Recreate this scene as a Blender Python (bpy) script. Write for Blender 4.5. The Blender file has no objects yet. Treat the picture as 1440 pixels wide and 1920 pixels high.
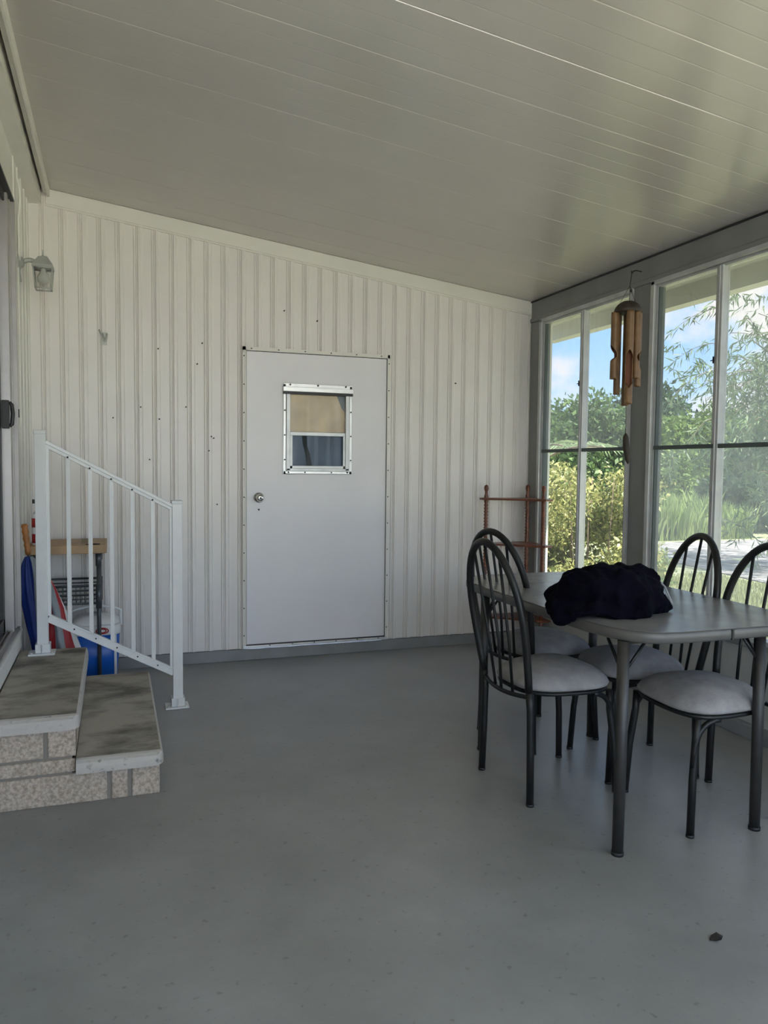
import bpy, bmesh, math, random
import numpy as np
from mathutils import Vector, Matrix
SC = bpy.context.scene
COL = SC.collection
random.seed(4)
R = math.radians
PI = math.pi

# ------------------------------------------------------------------ camera
cam = bpy.data.cameras.new('camera'); camo = bpy.data.objects.new('camera', cam); COL.objects.link(camo)
camo.matrix_world = Matrix(((0.943533, 0.009644, -0.331139, 0.0),
                            (-0.331117, 0.058778, -0.941757, 0.0),
                            (0.010382, 0.998224, 0.058652, 1.27),
                            (0, 0, 0, 1)))
cam.sensor_fit = 'HORIZONTAL'; cam.sensor_width = 36.0; cam.lens = 36.0 * 1442 / 1440
cam.clip_start = 0.02; cam.clip_end = 500
SC.camera = camo
SC.view_settings.view_transform = 'Standard'; SC.view_settings.look = 'None'
SC.view_settings.gamma = 1.0; SC.view_settings.use_curve_mapping = False
SC.view_settings.exposure = 2.02
SC.cycles.max_bounces = 14; SC.cycles.diffuse_bounces = 8; SC.cycles.transparent_max_bounces = 24
SC.cycles.use_denoising = True
SC.cycles.sample_clamp_indirect = 6.0
SC.cycles.caustics_reflective = False; SC.cycles.caustics_refractive = False

# ------------------------------------------------------------------ sky
SKY = 2.0
w = bpy.data.worlds.new('sky'); SC.world = w; w.use_nodes = True
nt = w.node_tree; nt.nodes.clear()
def N(t, typ, **k):
    n = t.nodes.new(typ)
    for a, b in k.items(): setattr(n, a, b)
    return n
out = N(nt, 'ShaderNodeOutputWorld'); bg = N(nt, 'ShaderNodeBackground'); bg.inputs['Strength'].default_value = SKY
tc = N(nt, 'ShaderNodeTexCoord'); sep = N(nt, 'ShaderNodeSeparateXYZ')
nt.links.new(tc.outputs['Generated'], sep.inputs[0])
grad = N(nt, 'ShaderNodeValToRGB')
grad.color_ramp.elements[0].position = 0.0; grad.color_ramp.elements[0].color = (.50, .66, .82, 1)
grad.color_ramp.elements[1].position = .75; grad.color_ramp.elements[1].color = (.10, .28, .72, 1)
e = grad.color_ramp.elements.new(.22); e.color = (.20, .46, .86, 1)
nt.links.new(sep.outputs['Z'], grad.inputs[0])
mp = N(nt, 'ShaderNodeMapping'); mp.inputs['Scale'].default_value = (1, 1, 2.0); mp.inputs['Location'].default_value = (.35, .1, .0)
nt.links.new(tc.outputs['Generated'], mp.inputs[0])
no = N(nt, 'ShaderNodeTexNoise'); no.inputs['Scale'].default_value = 6.0; no.inputs['Detail'].default_value = 9; no.inputs['Roughness'].default_value = .55
nt.links.new(mp.outputs[0], no.inputs['Vector'])
cr = N(nt, 'ShaderNodeValToRGB'); cr.color_ramp.elements[0].position = .45; cr.color_ramp.elements[1].position = .57
nt.links.new(no.outputs['Fac'], cr.inputs[0])
mix = N(nt, 'ShaderNodeMixRGB'); mix.inputs[2].default_value = (.70, .69, .70, 1)
nt.links.new(cr.outputs[0], mix.inputs[0]); nt.links.new(grad.outputs[0], mix.inputs[1])
nt.links.new(mix.outputs[0], bg.inputs[0]); nt.links.new(bg.outputs[0], out.inputs[0])
sun = bpy.data.lights.new('sun', 'SUN'); sun.energy = 15.0; sun.angle = R(1.0); sun.color = (1, .94, .87)
suno = bpy.data.objects.new('sun', sun); COL.objects.link(suno)
suno.rotation_euler = Vector((.29, -.50, 1.0)).to_track_quat('Z', 'Y').to_euler()

# ------------------------------------------------------------------ materials
def mat(name, col, rough=.5, metal=0.0, spec=.5, noise=None, bump=None, trans=None, vec='Object', coat=0):
    """noise: (scale, amount, detail) brightness mottling; bump: (scale, strength)"""
    m = bpy.data.materials.new(name); m.use_nodes = True; t = m.node_tree
    b = t.nodes['Principled BSDF']
    b.inputs['Base Color'].default_value = (*col, 1); b.inputs['Roughness'].default_value = rough
    b.inputs['Metallic'].default_value = metal; b.inputs['Specular IOR Level'].default_value = spec
    if coat: b.inputs['Coat Weight'].default_value = coat
    c = N(t, 'ShaderNodeTexCoord')
    if noise:
        n = N(t, 'ShaderNodeTexNoise'); n.inputs['Scale'].default_value = noise[0]; n.inputs['Detail'].default_value = noise[2] if len(noise) > 2 else 5
        t.links.new(c.outputs[vec], n.inputs['Vector'])
        r = N(t, 'ShaderNodeValToRGB'); a = noise[1]
        r.color_ramp.elements[0].position = .3; r.color_ramp.elements[1].position = .7
        r.color_ramp.elements[0].color = (*[max(0, x * (1 - a)) for x in col], 1)
        r.color_ramp.elements[1].color = (*[min(1, x * (1 + a)) for x in col], 1)
        t.links.new(n.outputs['Fac'], r.inputs[0]); t.links.new(r.outputs[0], b.inputs['Base Color'])
    if bump:
        n2 = N(t, 'ShaderNodeTexNoise'); n2.inputs['Scale'].default_value = bump[0]; n2.inputs['Detail'].default_value = 6
        t.links.new(c.outputs[vec], n2.inputs['Vector'])
        bp = N(t, 'ShaderNodeBump'); bp.inputs['Strength'].default_value = bump[1]; bp.inputs['Distance'].default_value = .01
        t.links.new(n2.outputs['Fac'], bp.inputs['Height']); t.links.new(bp.outputs[0], b.inputs['Normal'])
    return m
M = {}
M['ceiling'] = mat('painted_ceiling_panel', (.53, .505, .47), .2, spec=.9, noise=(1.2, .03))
M['siding'] = mat('white_ribbed_metal', (.76, .725, .70), .36, noise=(3, .03), bump=(6, .05))
M['wallpaint'] = mat('white_wall_paint', (.72, .71, .67), .5, noise=(4, .03))
M['trim'] = mat('white_trim', (.74, .72, .67), .4, noise=(5, .03))
M['greytrim'] = mat('dusty_window_header', (.21, .215, .21), .45, noise=(5, .08))
M['aluframe'] = mat('aluminium_window_frame', (.50, .51, .51), .38, metal=.35, noise=(9, .12))
M['darkgasket'] = mat('dark_window_rail', (.07, .09, .09), .5)
M['kneewall'] = mat('grey_knee_wall', (.40, .40, .38), .55, noise=(5, .06))
M['curb'] = mat('grey_painted_curb', (.23, .235, .24), .5, noise=(7, .12), bump=(30, .15))
M['doorpaint'] = mat('white_door_paint', (.78, .765, .79), .38, noise=(2.5, .03), bump=(3, .06))
M['alu'] = mat('bright_aluminium', (.62, .62, .61), .35, metal=.5, noise=(20, .06))
M['screw'] = mat('dark_screw', (.06, .06, .06), .5, metal=.5)
M['chrome'] = mat('brushed_chrome', (.75, .74, .72), .18, metal=1)
M['black'] = mat('black_plastic', (.012, .012, .013), .5)
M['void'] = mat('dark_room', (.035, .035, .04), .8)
M['curtain'] = mat('tan_curtain', (.86, .72, .53), .9, noise=(9, .10))
M['chairmetal'] = mat('charcoal_powdercoat', (.010, .0105, .011), .42, noise=(40, .2), spec=.35)
M['tableleg'] = mat('dark_grey_table_leg', (.026, .025, .0245), .45, noise=(30, .15))
M['seat'] = mat('grey_suede_seat', (.31, .30, .305), .95, noise=(22, .14, 8), bump=(220, .25), spec=.2)
M['railwhite'] = mat('white_rail_paint', (.68, .69, .69), .35, noise=(15, .03))
M['navy'] = mat('navy_fabric', (.0012, .0012, .0050), .95, noise=(10, .4), bump=(90, .3), spec=.08)
M['navyedge'] = mat('grey_piping_cloth', (.30, .32, .36), .8)
M['wood'] = mat('red_brown_turned_wood', (.15, .045, .02), .35, noise=(20, .35), coat=.08)
M['bamboo'] = mat('bamboo_tube', (.19, .105, .045), .45, noise=(14, .3))
M['bamboo_in'] = mat('bamboo_inside', (.14, .05, .022), .7, noise=(18, .2))
M['coconut'] = mat('dark_coconut_wood', (.035, .025, .018), .6, noise=(16, .3), bump=(20, .3))
M['string'] = mat('dark_string', (.05, .045, .04), .8)
M['pine'] = mat('pine_board', (.43, .28, .15), .5, noise=(12, .12))
M['pipe'] = mat('grey_metal_pipe', (.09, .10, .11), .4, metal=.4)
M['coolblue'] = mat('blue_cooler_plastic', (.006, .11, .52), .35)
M['coolwhite'] = mat('white_cooler_plastic', (.78, .79, .80), .4)
M['red'] = mat('red_plastic', (.36, .012, .016), .45)
M['umbblue'] = mat('blue_umbrella_nylon', (.008, .03, .20), .5, bump=(25, .3))
M['umbred'] = mat('red_umbrella_nylon', (.38, .015, .02), .5)
M['umbgrey'] = mat('grey_umbrella_nylon', (.30, .33, .35), .5)
M['umbwhite'] = mat('white_umbrella_nylon', (.72, .72, .72), .5)
M['umbgreen'] = mat('dark_green_umbrella_nylon', (.01, .05, .045), .5)
M['orangewood'] = mat('orange_wood_handle', (.42, .16, .035), .4, noise=(25, .2))
M['tread'] = mat('weathered_concrete_tread', (.36, .34, .30), .75, noise=(9, .22), bump=(60, .3))
M['leafdry'] = mat('dried_leaf', (.02, .015, .012), .8)
M['lampmetal'] = mat('grey_lantern_metal', (.42, .43, .40), .4, metal=.2)
M['bulb'] = mat('unlit_bulb', (.62, .62, .58), .35)
M['eave'] = mat('white_eave', (.74, .74, .70), .5)
M['eave2'] = mat('eave_gutter', (.60, .60, .57), .5)
M['liner'] = mat('blue_grey_sky_reflection', (.11, .155, .23), .6, noise=(4, .2))  # sky reflection put into the base colour
M['reflectstreak'] = mat('dark_reflection_streak', (.025, .035, .04), .8)
M['bronze'] = mat('dark_track_recess', (.02, .02, .022), .5)
M['doortrack'] = mat('sliding_door_aluminium', (.36, .34, .33), .35, metal=.45, noise=(12, .06))

def glass_mat(name, tint, haze, gloss=.05):
    m = bpy.data.materials.new(name); m.use_nodes = True; t = m.node_tree; t.nodes.clear()
    o = N(t, 'ShaderNodeOutputMaterial'); tr = N(t, 'ShaderNodeBsdfTransparent'); tr.inputs[0].default_value = (*tint, 1)
    gl = N(t, 'ShaderNodeBsdfGlossy'); gl.inputs['Roughness'].default_value = .02; gl.inputs[0].default_value = (1, 1, 1, 1)
    tl = N(t, 'ShaderNodeBsdfTranslucent'); tl.inputs[0].default_value = (.85, .88, .88, 1)
    m1 = N(t, 'ShaderNodeMixShader'); m1.inputs[0].default_value = haze
    n = N(t, 'ShaderNodeTexNoise'); n.inputs['Scale'].default_value = 7; c = N(t, 'ShaderNodeTexCoord'); t.links.new(c.outputs['Object'], n.inputs['Vector'])
    mm = N(t, 'ShaderNodeMath', operation='MULTIPLY_ADD'); mm.inputs[1].default_value = haze * .6; mm.inputs[2].default_value = haze * .7; t.links.new(n.outputs['Fac'], mm.inputs[0]); t.links.new(mm.outputs[0], m1.inputs[0])
    lw = N(t, 'ShaderNodeLayerWeight'); lw.inputs['Blend'].default_value = .5
    pw = N(t, 'ShaderNodeMath', operation='POWER'); pw.inputs[1].default_value = 4.5; t.links.new(lw.outputs['Facing'], pw.inputs[0])
    fr = N(t, 'ShaderNodeMath', operation='MULTIPLY_ADD'); fr.inputs[1].default_value = .85; fr.inputs[2].default_value = gloss; t.links.new(pw.outputs[0], fr.inputs[0])
    m2 = N(t, 'ShaderNodeMixShader')
    t.links.new(tr.outputs[0], m1.inputs[1]); t.links.new(tl.outputs[0], m1.inputs[2])
    t.links.new(fr.outputs[0], m2.inputs[0]); t.links.new(m1.outputs[0], m2.inputs[1]); t.links.new(gl.outputs[0], m2.inputs[2])
    t.links.new(m2.outputs[0], o.inputs[0])
    return m
M['pane'] = glass_mat('smoke_tinted_pane', (.17, .168, .168), .03)
M['pane_hazy'] = glass_mat('dusty_tinted_pane', (.155, .156, .153), .05)
M['pane_screen'] = glass_mat('screened_opening', (.25, .25, .245), .008, .01)
M['pane_clear'] = glass_mat('clear_pane', (.88, .88, .87), .005, .025)
M['pane_dark'] = glass_mat('door_pane', (.9, .9, .9), .004, .006)

def leaf_mat(name, c1, c2, scale=3.0, transl=.35):
    m = bpy.data.materials.new(name); m.use_nodes = True; t = m.node_tree
    b = t.nodes['Principled BSDF']; o = t.nodes['Material Output']; b.inputs['Roughness'].default_value = .5
    at = N(t, 'ShaderNodeAttribute'); at.attribute_name = 'tone'
    r = N(t, 'ShaderNodeValToRGB'); r.color_ramp.elements[0].color = (*c1, 1); r.color_ramp.elements[1].color = (*c2, 1)
    t.links.new(at.outputs['Fac'], r.inputs[0]); t.links.new(r.outputs[0], b.inputs['Base Color'])
    tl = N(t, 'ShaderNodeBsdfTranslucent'); t.links.new(r.outputs[0], tl.inputs[0])
    mx = N(t, 'ShaderNodeMixShader'); mx.inputs[0].default_value = transl
    t.links.new(b.outputs[0], mx.inputs[1]); t.links.new(tl.outputs[0], mx.inputs[2]); t.links.new(mx.outputs[0], o.inputs[0])
    return m
M['leaf_hedge'] = leaf_mat('yellow_green_leaves', (.10, .15, .04), (.52, .50, .20))
M['leaf_far'] = leaf_mat('far_green_leaves', (.05, .11, .035), (.15, .25, .075))
M['leaf_bright'] = leaf_mat('bright_green_leaves', (.08, .15, .035), (.24, .36, .09))
M['leaf_dark'] = leaf_mat('dark_green_leaves', (.025, .06, .035), (.07, .14, .06))
M['leaf_willow'] = leaf_mat('long_leaf_green', (.05, .10, .05), (.22, .32, .15))
M['leaf_palm'] = leaf_mat('palm_green', (.12, .2, .08), (.35, .45, .25))
M['blade'] = leaf_mat('tall_grass_blades', (.13, .24, .06), (.50, .60, .24))
M['lawnblade'] = leaf_mat('lawn_blades', (.20, .25, .09), (.46, .48, .22))
M['bark'] = mat('grey_bark', (.16, .12, .09), .9, noise=(10, .3), bump=(20, .5))
M['lawn'] = mat('lawn_soil_grass', (.31, .33, .19), .95, noise=(1.5, .3, 9))
M['road'] = mat('gravel_road', (.27, .265, .26), .95, noise=(3.5, .6, 12), bump=(25, .6))

# floor: painted concrete with soft wear and fine specks
def floor_mat():
    m = mat('grey_painted_concrete', (.215, .218, .215), .42, spec=.5)
    t = m.node_tree; b = t.nodes['Principled BSDF']; c = N(t, 'ShaderNodeTexCoord')
    n = N(t, 'ShaderNodeTexNoise'); n.inputs['Scale'].default_value = 1.6; n.inputs['Detail'].default_value = 10; n.inputs['Roughness'].default_value = .65
    t.links.new(c.outputs['Object'], n.inputs['Vector'])
    r = N(t, 'ShaderNodeValToRGB'); r.color_ramp.elements[0].position = .3; r.color_ramp.elements[1].position = .72
    r.color_ramp.elements[0].color = (.20, .20, .195, 1); r.color_ramp.elements[1].color = (.30, .30, .295, 1)
    t.links.new(n.outputs['Fac'], r.inputs[0])
    v = N(t, 'ShaderNodeTexNoise'); v.inputs['Scale'].default_value = 38; v.inputs['Detail'].default_value = 3
    t.links.new(c.outputs['Object'], v.inputs['Vector'])
    r2 = N(t, 'ShaderNodeValToRGB'); r2.color_ramp.elements[0].position = .27; r2.color_ramp.elements[1].position = .36
    r2.color_ramp.elements[0].color = (.62, .62, .60, 1); r2.color_ramp.elements[1].color = (1, 1, 1, 1)
    t.links.new(v.outputs['Fac'], r2.inputs[0])
    mx = N(t, 'ShaderNodeMixRGB', blend_type='MULTIPLY'); mx.inputs[0].default_value = .8
    t.links.new(r.outputs[0], mx.inputs[1]); t.links.new(r2.outputs[0], mx.inputs[2]); t.links.new(mx.outputs[0], b.inputs['Base Color'])
    rr = N(t, 'ShaderNodeMapRange'); rr.inputs['To Min'].default_value = .26; rr.inputs['To Max'].default_value = .44
    t.links.new(n.outputs['Fac'], rr.inputs['Value']); t.links.new(rr.outputs[0], b.inputs['Roughness'])
    bp = N(t, 'ShaderNodeBump'); bp.inputs['Strength'].default_value = .12; bp.inputs['Distance'].default_value = .004
    n3 = N(t, 'ShaderNodeTexNoise'); n3.inputs['Scale'].default_value = 55; t.links.new(c.outputs['Object'], n3.inputs['Vector'])
    t.links.new(n3.outputs['Fac'], bp.inputs['Height']); t.links.new(bp.outputs[0], b.inputs['Normal'])
    return m
M['floor'] = floor_mat()
def stained(name, base, stain, sc, lo, hi, stretch=(1, 1, 1)):
    m = mat(name, base, .8, bump=(70, .35)); t = m.node_tree; b = t.nodes['Principled BSDF']
    c = N(t, 'ShaderNodeTexCoord'); mpn = N(t, 'ShaderNodeMapping'); mpn.inputs['Scale'].default_value = stretch
    n = N(t, 'ShaderNodeTexNoise'); n.inputs['Scale'].default_value = sc; n.inputs['Detail'].default_value = 7; n.inputs['Roughness'].default_value = .6
    t.links.new(c.outputs['Object'], mpn.inputs[0]); t.links.new(mpn.outputs[0], n.inputs['Vector'])
    r = N(t, 'ShaderNodeValToRGB'); r.color_ramp.elements[0].position = lo; r.color_ramp.elements[1].position = hi
    r.color_ramp.elements[0].color = (*stain, 1); r.color_ramp.elements[1].color = (*base, 1)
    t.links.new(n.outputs['Fac'], r.inputs[0]); t.links.new(r.outputs[0], b.inputs['Base Color'])
    return m
M['tread'] = stained('stained_concrete_tread', (.40, .37, .32), (.13, .12, .105), 3.4, .36, .56, (1.0, 1.7, 1))
M['nosing'] = stained('worn_concrete_nosing', (.47, .44, .40), (.2, .19, .17), 40, .30, .42)
M['stone'] = stained('rough_cast_stone', (.52, .44, .365), (.29, .235, .18), 95, .36, .62)
M['joint'] = mat('stone_joint', (.22, .20, .17), .9)
M['tabletop'] = mat('grey_laminate_top', (.21, .205, .205), .26, spec=.7, noise=(7, .22, 8))
M['tableedge'] = mat('grey_vinyl_edge', (.10, .097, .094), .42, noise=(8, .15))

# ------------------------------------------------------------------ mesh helpers
class MB:
    def __init__(s): s.v = []; s.f = []; s.sm = []
    def add(s, vs, fs, smooth=False):
        o = len(s.v); s.v += [tuple(p) for p in vs]; s.f += [tuple(i + o for i in f) for f in fs]; s.sm += [smooth] * len(fs); return s
    def box(s, x0, x1, y0, y1, z0, z1):
        return s.add([(x, y, z) for z in (z0, z1) for y in (y0, y1) for x in (x0, x1)],
                     [(0, 2, 3, 1), (4, 5, 7, 6), (0, 1, 5, 4), (2, 6, 7, 3), (0, 4, 6, 2), (1, 3, 7, 5)])
    def bar(s, a, b, wx, wz, up=(0, 0, 1)):
        """square bar from a to b; wx across, wz along 'up'"""
        a, b = Vector(a), Vector(b); d = (b - a).normalized(); u = Vector(up); sd = d.cross(u).normalized(); u = sd.cross(d).normalized()
        vs = [p + sd * i * wx / 2 + u * j * wz / 2 for p in (a, b) for i, j in ((-1, -1), (1, -1), (1, 1), (-1, 1))]
        return s.add(vs, [(0, 3, 2, 1), (4, 5, 6, 7), (0, 1, 5, 4), (1, 2, 6, 5), (2, 3, 7, 6), (3, 0, 4, 7)])
    def tube(s, pts, r, n=12, cyc=False, caps=True):
        pts = [Vector(p) for p in pts]; k = len(pts); rs = r if isinstance(r, (list, tuple)) else [r] * k
        T = []
        for i in range(k):
            a = pts[(i - 1) % k] if (cyc or i > 0) else pts[i]; b = pts[(i + 1) % k] if (cyc or i < k - 1) else pts[i]
            T.append((b - a).normalized())
        ref = Vector((0, 0, 1)) if abs(T[0].z) < .9 else Vector((1, 0, 0))
        nrm = T[0].cross(ref).normalized(); vs = []
        for i in range(k):
            if i: 
                q = T[i - 1].rotation_difference(T[i]); nrm = (q @ nrm); nrm = (nrm - T[i] * nrm.dot(T[i])).normalized()
            bn = T[i].cross(nrm)
            for j in range(n):
                a = 2 * PI * j / n; vs.append(pts[i] + (nrm * math.cos(a) + bn * math.sin(a)) * rs[i])
        fs = []
        for i in range(k if cyc else k - 1):
            for j in range(n):
                a, b = i * n + j, i * n + (j + 1) % n; c, d = ((i + 1) % k) * n + (j + 1) % n, ((i + 1) % k) * n + j
                fs.append((a, b, c, d))
        s.add(vs, fs, True)
        if caps and not cyc:
            o = len(s.v) - k * n
            s.f.append(tuple(o + j for j in reversed(range(n)))); s.sm.append(False)
            s.f.append(tuple(o + (k - 1) * n + j for j in range(n))); s.sm.append(False)
        return s
    def lathe(s, prof, c=(0, 0, 0), n=24, axis='z', sy=1.0):
        """prof: list of (r, h)"""
        k = len(prof); vs = []
        for r, h in prof:
            for j in range(n):
                a = 2 * PI * j / n; p = (r * math.cos(a), r * math.sin(a) * sy, h)
                if axis == 'y': p = (p[0], -p[2], p[1])
                if axis == 'x': p = (p[2], p[0], p[1])
                vs.append((p[0] + c[0], p[1] + c[1], p[2] + c[2]))
        fs = [(i * n + j, i * n + (j + 1) % n, (i + 1) * n + (j + 1) % n, (i + 1) * n + j) for i in range(k - 1) for j in range(n)]
        s.add(vs, fs, True); o = len(s.v) - k * n
        if prof[0][0] > 1e-5: s.f.append(tuple(o + j for j in reversed(range(n)))); s.sm.append(False)
        if prof[-1][0] > 1e-5: s.f.append(tuple(o + (k - 1) * n + j for j in range(n))); s.sm.append(False)
        return s
    def build(s, name, m, parent=None, bevel=0, loc=None, rot=None):
        me = bpy.data.meshes.new(name); me.from_pydata(s.v, [], s.f); me.update()
        bm = bmesh.new(); bm.from_mesh(me); bmesh.ops.remove_doubles(bm, verts=bm.verts, dist=1e-6)
        bmesh.ops.recalc_face_normals(bm, faces=bm.faces) if len(bm.faces) < 20000 else None
        bm.to_mesh(me); bm.free()
        if len(me.polygons) == len(s.sm): me.polygons.foreach_set('use_smooth', s.sm)
        o = bpy.data.objects.new(name, me); COL.objects.link(o)
        ms = m if isinstance(m, (list, tuple)) else [m]
        for q in ms: me.materials.append(q)
        if parent: o.parent = parent
        if loc: o.location = loc
        if rot: o.rotation_euler = rot
        if bevel:
            b = o.modifiers.new('b', 'BEVEL'); b.width = bevel; b.segments = 2; b.limit_method = 'ANGLE'; b.angle_limit = R(40)
        return o
def tag(o, label, cat, group=None, kind=None):
    if label: o['label'] = label
    if cat: o['category'] = cat
    if group: o['group'] = group
    if kind: o['kind'] = kind
    return o
def thing(name, label, cat, loc=(0, 0, 0), rz=0, group=None):
    o = bpy.data.objects.new(name, None); COL.objects.link(o); o.location = loc; o.rotation_euler = (0, 0, rz); o.empty_display_size = .1
    return tag(o, label, cat, group)
def st(o, label=None, cat=None):
    o['kind'] = 'structure'
    if label: o['label'] = label
    if cat: o['category'] = cat
    return o
def bez(p0, p1, p2, n=8):
    p0, p1, p2 = Vector(p0), Vector(p1), Vector(p2)
    return [p0 * (1 - t) ** 2 + p1 * 2 * t * (1 - t) + p2 * t * t for t in [i / n for i in range(n + 1)]]

# ------------------------------------------------------------------ room shell
XL, XR, YB, YF = -.455, 2.86, 4.985, -2.6
def ceil_z(x): return 2.864 - .1225 * (x + .35)
st(MB().box(XL - .15, XR + .14, YF, YB + .2, -.25, 0).build('floor', M['floor']), 'grey painted concrete porch floor', 'floor')

# ceiling: metal pans running across the room, fine ribs, one joint per pan
def build_ceiling():
    ys = []; y = 2.33 - .305 * 17
    while y < YB + .02:
        dj = .004 if abs(y - 2.33) < .01 else .0017
        ys += [(y - .004, 0), (y - .002, dj), (y + .002, dj), (y + .004, 0)]
        for k, dz in ((1, .0022), (2, .0022)):
            yy = y + .1017 * k; ys += [(yy - .004, 0), (yy, dz * .26), (yy + .004, 0)]
        y += .305
    ys = [p for p in ys if p[0] < YB + .01] + [(YB + .01, 0)]
    x0, x1 = -.36, XR + .14; vs = []
    for yy, dz in ys: vs += [(x0, yy, ceil_z(x0) + dz), (x1, yy, ceil_z(x1) + dz)]
    k = len(ys); fs = [(2 * i, 2 * i + 1, 2 * i + 3, 2 * i + 2) for i in range(k - 1)]
    top = len(vs)
    vs += [(x0, ys[0][0], ceil_z(x0) + .1), (x1, ys[0][0], ceil_z(x1) + .1), (x1, YB + .01, ceil_z(x1) + .1), (x0, YB + .01, ceil_z(x0) + .1)]
    fs.append((top, top + 3, top + 2, top + 1))
    m = MB(); m.add(vs, fs); return m.build('ceiling', M['ceiling'])
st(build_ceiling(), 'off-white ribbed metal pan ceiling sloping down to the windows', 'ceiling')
# outer roof skin and eave over the windows (a pan roof that runs on past the window wall)
EX = 3.42
def slab(x0, x1, y0, y1, dz0, dz1):
    m = MB(); m.add([(x, y, ceil_z(x) + dz) for dz in (dz0, dz1) for y in (y0, y1) for x in (x0, x1)],
                    [(0, 2, 3, 1), (4, 5, 7, 6), (0, 1, 5, 4), (2, 6, 7, 3), (0, 4, 6, 2), (1, 3, 7, 5)]); return m
st(slab(-.47, EX, YF - 1.6, YB + .6, .101, .14).build('roof_panel', M['eave']), 'outer roof skin above the porch, with a rear overhang added against the sun', 'roof')  # unseen rear overhang added to keep direct sun off the floor
st(slab(XR + .13, EX - .1, YF - .1, YB + .6, -.01, .10).build('trim_4', M['eave']), 'white soffit panel outside above the windows', 'soffit')
g = MB().box(EX - .10, EX + .02, YF - .1, YB + .6, 2.30, ceil_z(EX) + .12); g.box(EX - .104, EX - .1, YF - .1, YB + .6, 2.29, 2.33)
st(g.build('trim_5', M['eave2']), 'white gutter along the outer edge of the roof', 'gutter')

# back wall: ribbed siding with a doorway
DX0, DX1, DZ0, DZ1 = .806, 1.752, .106, 1.997
def siding_profile(x0, x1, pitch, off):
    """list of (x, depth) : wide flats, a double pencil rib and a step per pitch"""
    P = []; k = math.floor((x0 - off) / pitch)
    pat = [(0, 0), (.052, 0), (.056, .005), (.060, .001), (.066, .001), (.070, .006), (.074, .002), (.080, .010), (.096, .010), (.1035, 0)]
    while off + k * pitch < x1:
        for a, d in pat:
            x = off + k * pitch + a * pitch / .1046
            if x0 < x < x1: P.append((x, d))
        k += 1
    return [(x0, .002)] + P + [(x1, .002)]
def wall_strip(m, prof, z0f, z1f, y):
    vs = []; 
    for x, d in prof: vs += [(x, y + .010 - d, z0f(x)), (x, y + .010 - d, z1f(x))]
    m.add(vs, [(2 * i, 2 * i + 2, 2 * i + 3, 2 * i + 1) for i in range(len(prof) - 1)])
m = MB(); OFF = -.242 - .0105 * 0
wall_strip(m, siding_profile(XL, DX0, .1046, OFF), lambda x: .075, ceil_z, YB - .01)
wall_strip(m, siding_profile(DX0, DX1, .1046, OFF), lambda x: DZ1 - .01, ceil_z, YB - .01)
wall_strip(m, siding_profile(DX0, DX1, .1046, OFF), lambda x: .075, lambda x: DZ0 + .005, YB - .01)
wall_strip(m, siding_profile(DX1, XR + .03, .1046, OFF), lambda x: .075, ceil_z, YB - .01)
WB = st(m.build('wall_back', M['siding']), 'white ribbed metal wall with a door', 'wall')
# studs/backing behind the siding, leaving the doorway open
m = MB(); m.box(XL - .2, DX0, YB + .012, YB + .1, 0, 3.0); m.box(DX1, XR + .1, YB + .012, YB + .1, 0, 2.42); m.box(DX0, DX1, YB + .012, YB + .1, DZ1, 2.6)
m.build('wall_backing', M['wallpaint'], WB)
for hx, hz in ((.265/1, 1.98), (.0, 1.55), (.27, 1.55), (.43, 1.63), (.50, 1.90), (.53, 2.03), (.57, 1.36), (.585, 1.45), (.60, 1.44), (.16, 1.62), (2.27, 1.86), (1.27, 2.22), (1.05, 2.27), (.21, 1.30), (.62, 1.02)):
    MB().lathe([(.0001, .012), (.0045, .011), (.0045, -.004)], (hx, YB - .012, hz), 8, 'y').build('nail', M['screw'], WB)
st(MB().box(XL, XR + .02, YB - .018, YB + .02, 0, .072).build('baseboard_back', M['curb'], bevel=.003), 'grey painted curb below the ribbed wall', 'baseboard')
# sloping white trim below the ceiling
m = MB(); m.add([(x, y, ceil_z(x) + dz) for dz in (-.088, -.001) for y in (YB - .022, YB + .004) for x in (-.36, XR + .02)],
                [(0, 2, 3, 1), (4, 5, 7, 6), (0, 1, 5, 4), (2, 6, 7, 3), (0, 4, 6, 2), (1, 3, 7, 5)])
m.add([(x, y, ceil_z(x) + dz) for dz in (-.097, -.086) for y in (YB - .014, YB + .004) for x in (-.36, XR + .02)],
                [(0, 2, 3, 1), (4, 5, 7, 6), (0, 1, 5, 4), (2, 6, 7, 3), (0, 4, 6, 2), (1, 3, 7, 5)])
st(m.build('trim_1', M['trim'], bevel=.003), 'white sloping trim where the ribbed wall meets the ceiling', 'trim')

# left (house) wall with the sliding door opening
SY0, SY1, SZ0, SZ1 = 2.32, 4.13, .47, 2.52
m = MB(); xs = XL - .10
m.box(xs, XL, SY1, YB + .02, 0, 2.79)
m.box(xs, XL, YF, SY0, 0, 2.79); m.box(xs, XL, SY0, SY1, SZ1, 2.79); m.box(xs, XL, SY0, SY1, 0, .355)
for yy in (4.27, 4.43, 4.59, 4.75, 4.90):   # shallow vertical ribs
    m.box(XL, XL + .006, yy - .012, yy + .012, .05, 2.79)
WL = st(m.build('wall_left', M['wallpaint']), 'white wall of the house beside the sliding door', 'wall')
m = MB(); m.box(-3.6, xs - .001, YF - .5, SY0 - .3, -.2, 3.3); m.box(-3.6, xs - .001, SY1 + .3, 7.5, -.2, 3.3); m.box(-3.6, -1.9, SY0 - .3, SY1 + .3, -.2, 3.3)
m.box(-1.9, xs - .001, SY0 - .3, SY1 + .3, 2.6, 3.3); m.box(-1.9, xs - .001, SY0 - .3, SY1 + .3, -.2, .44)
st(m.build('wall_house', M['void']), 'body of the house behind the sliding door', 'wall')
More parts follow.
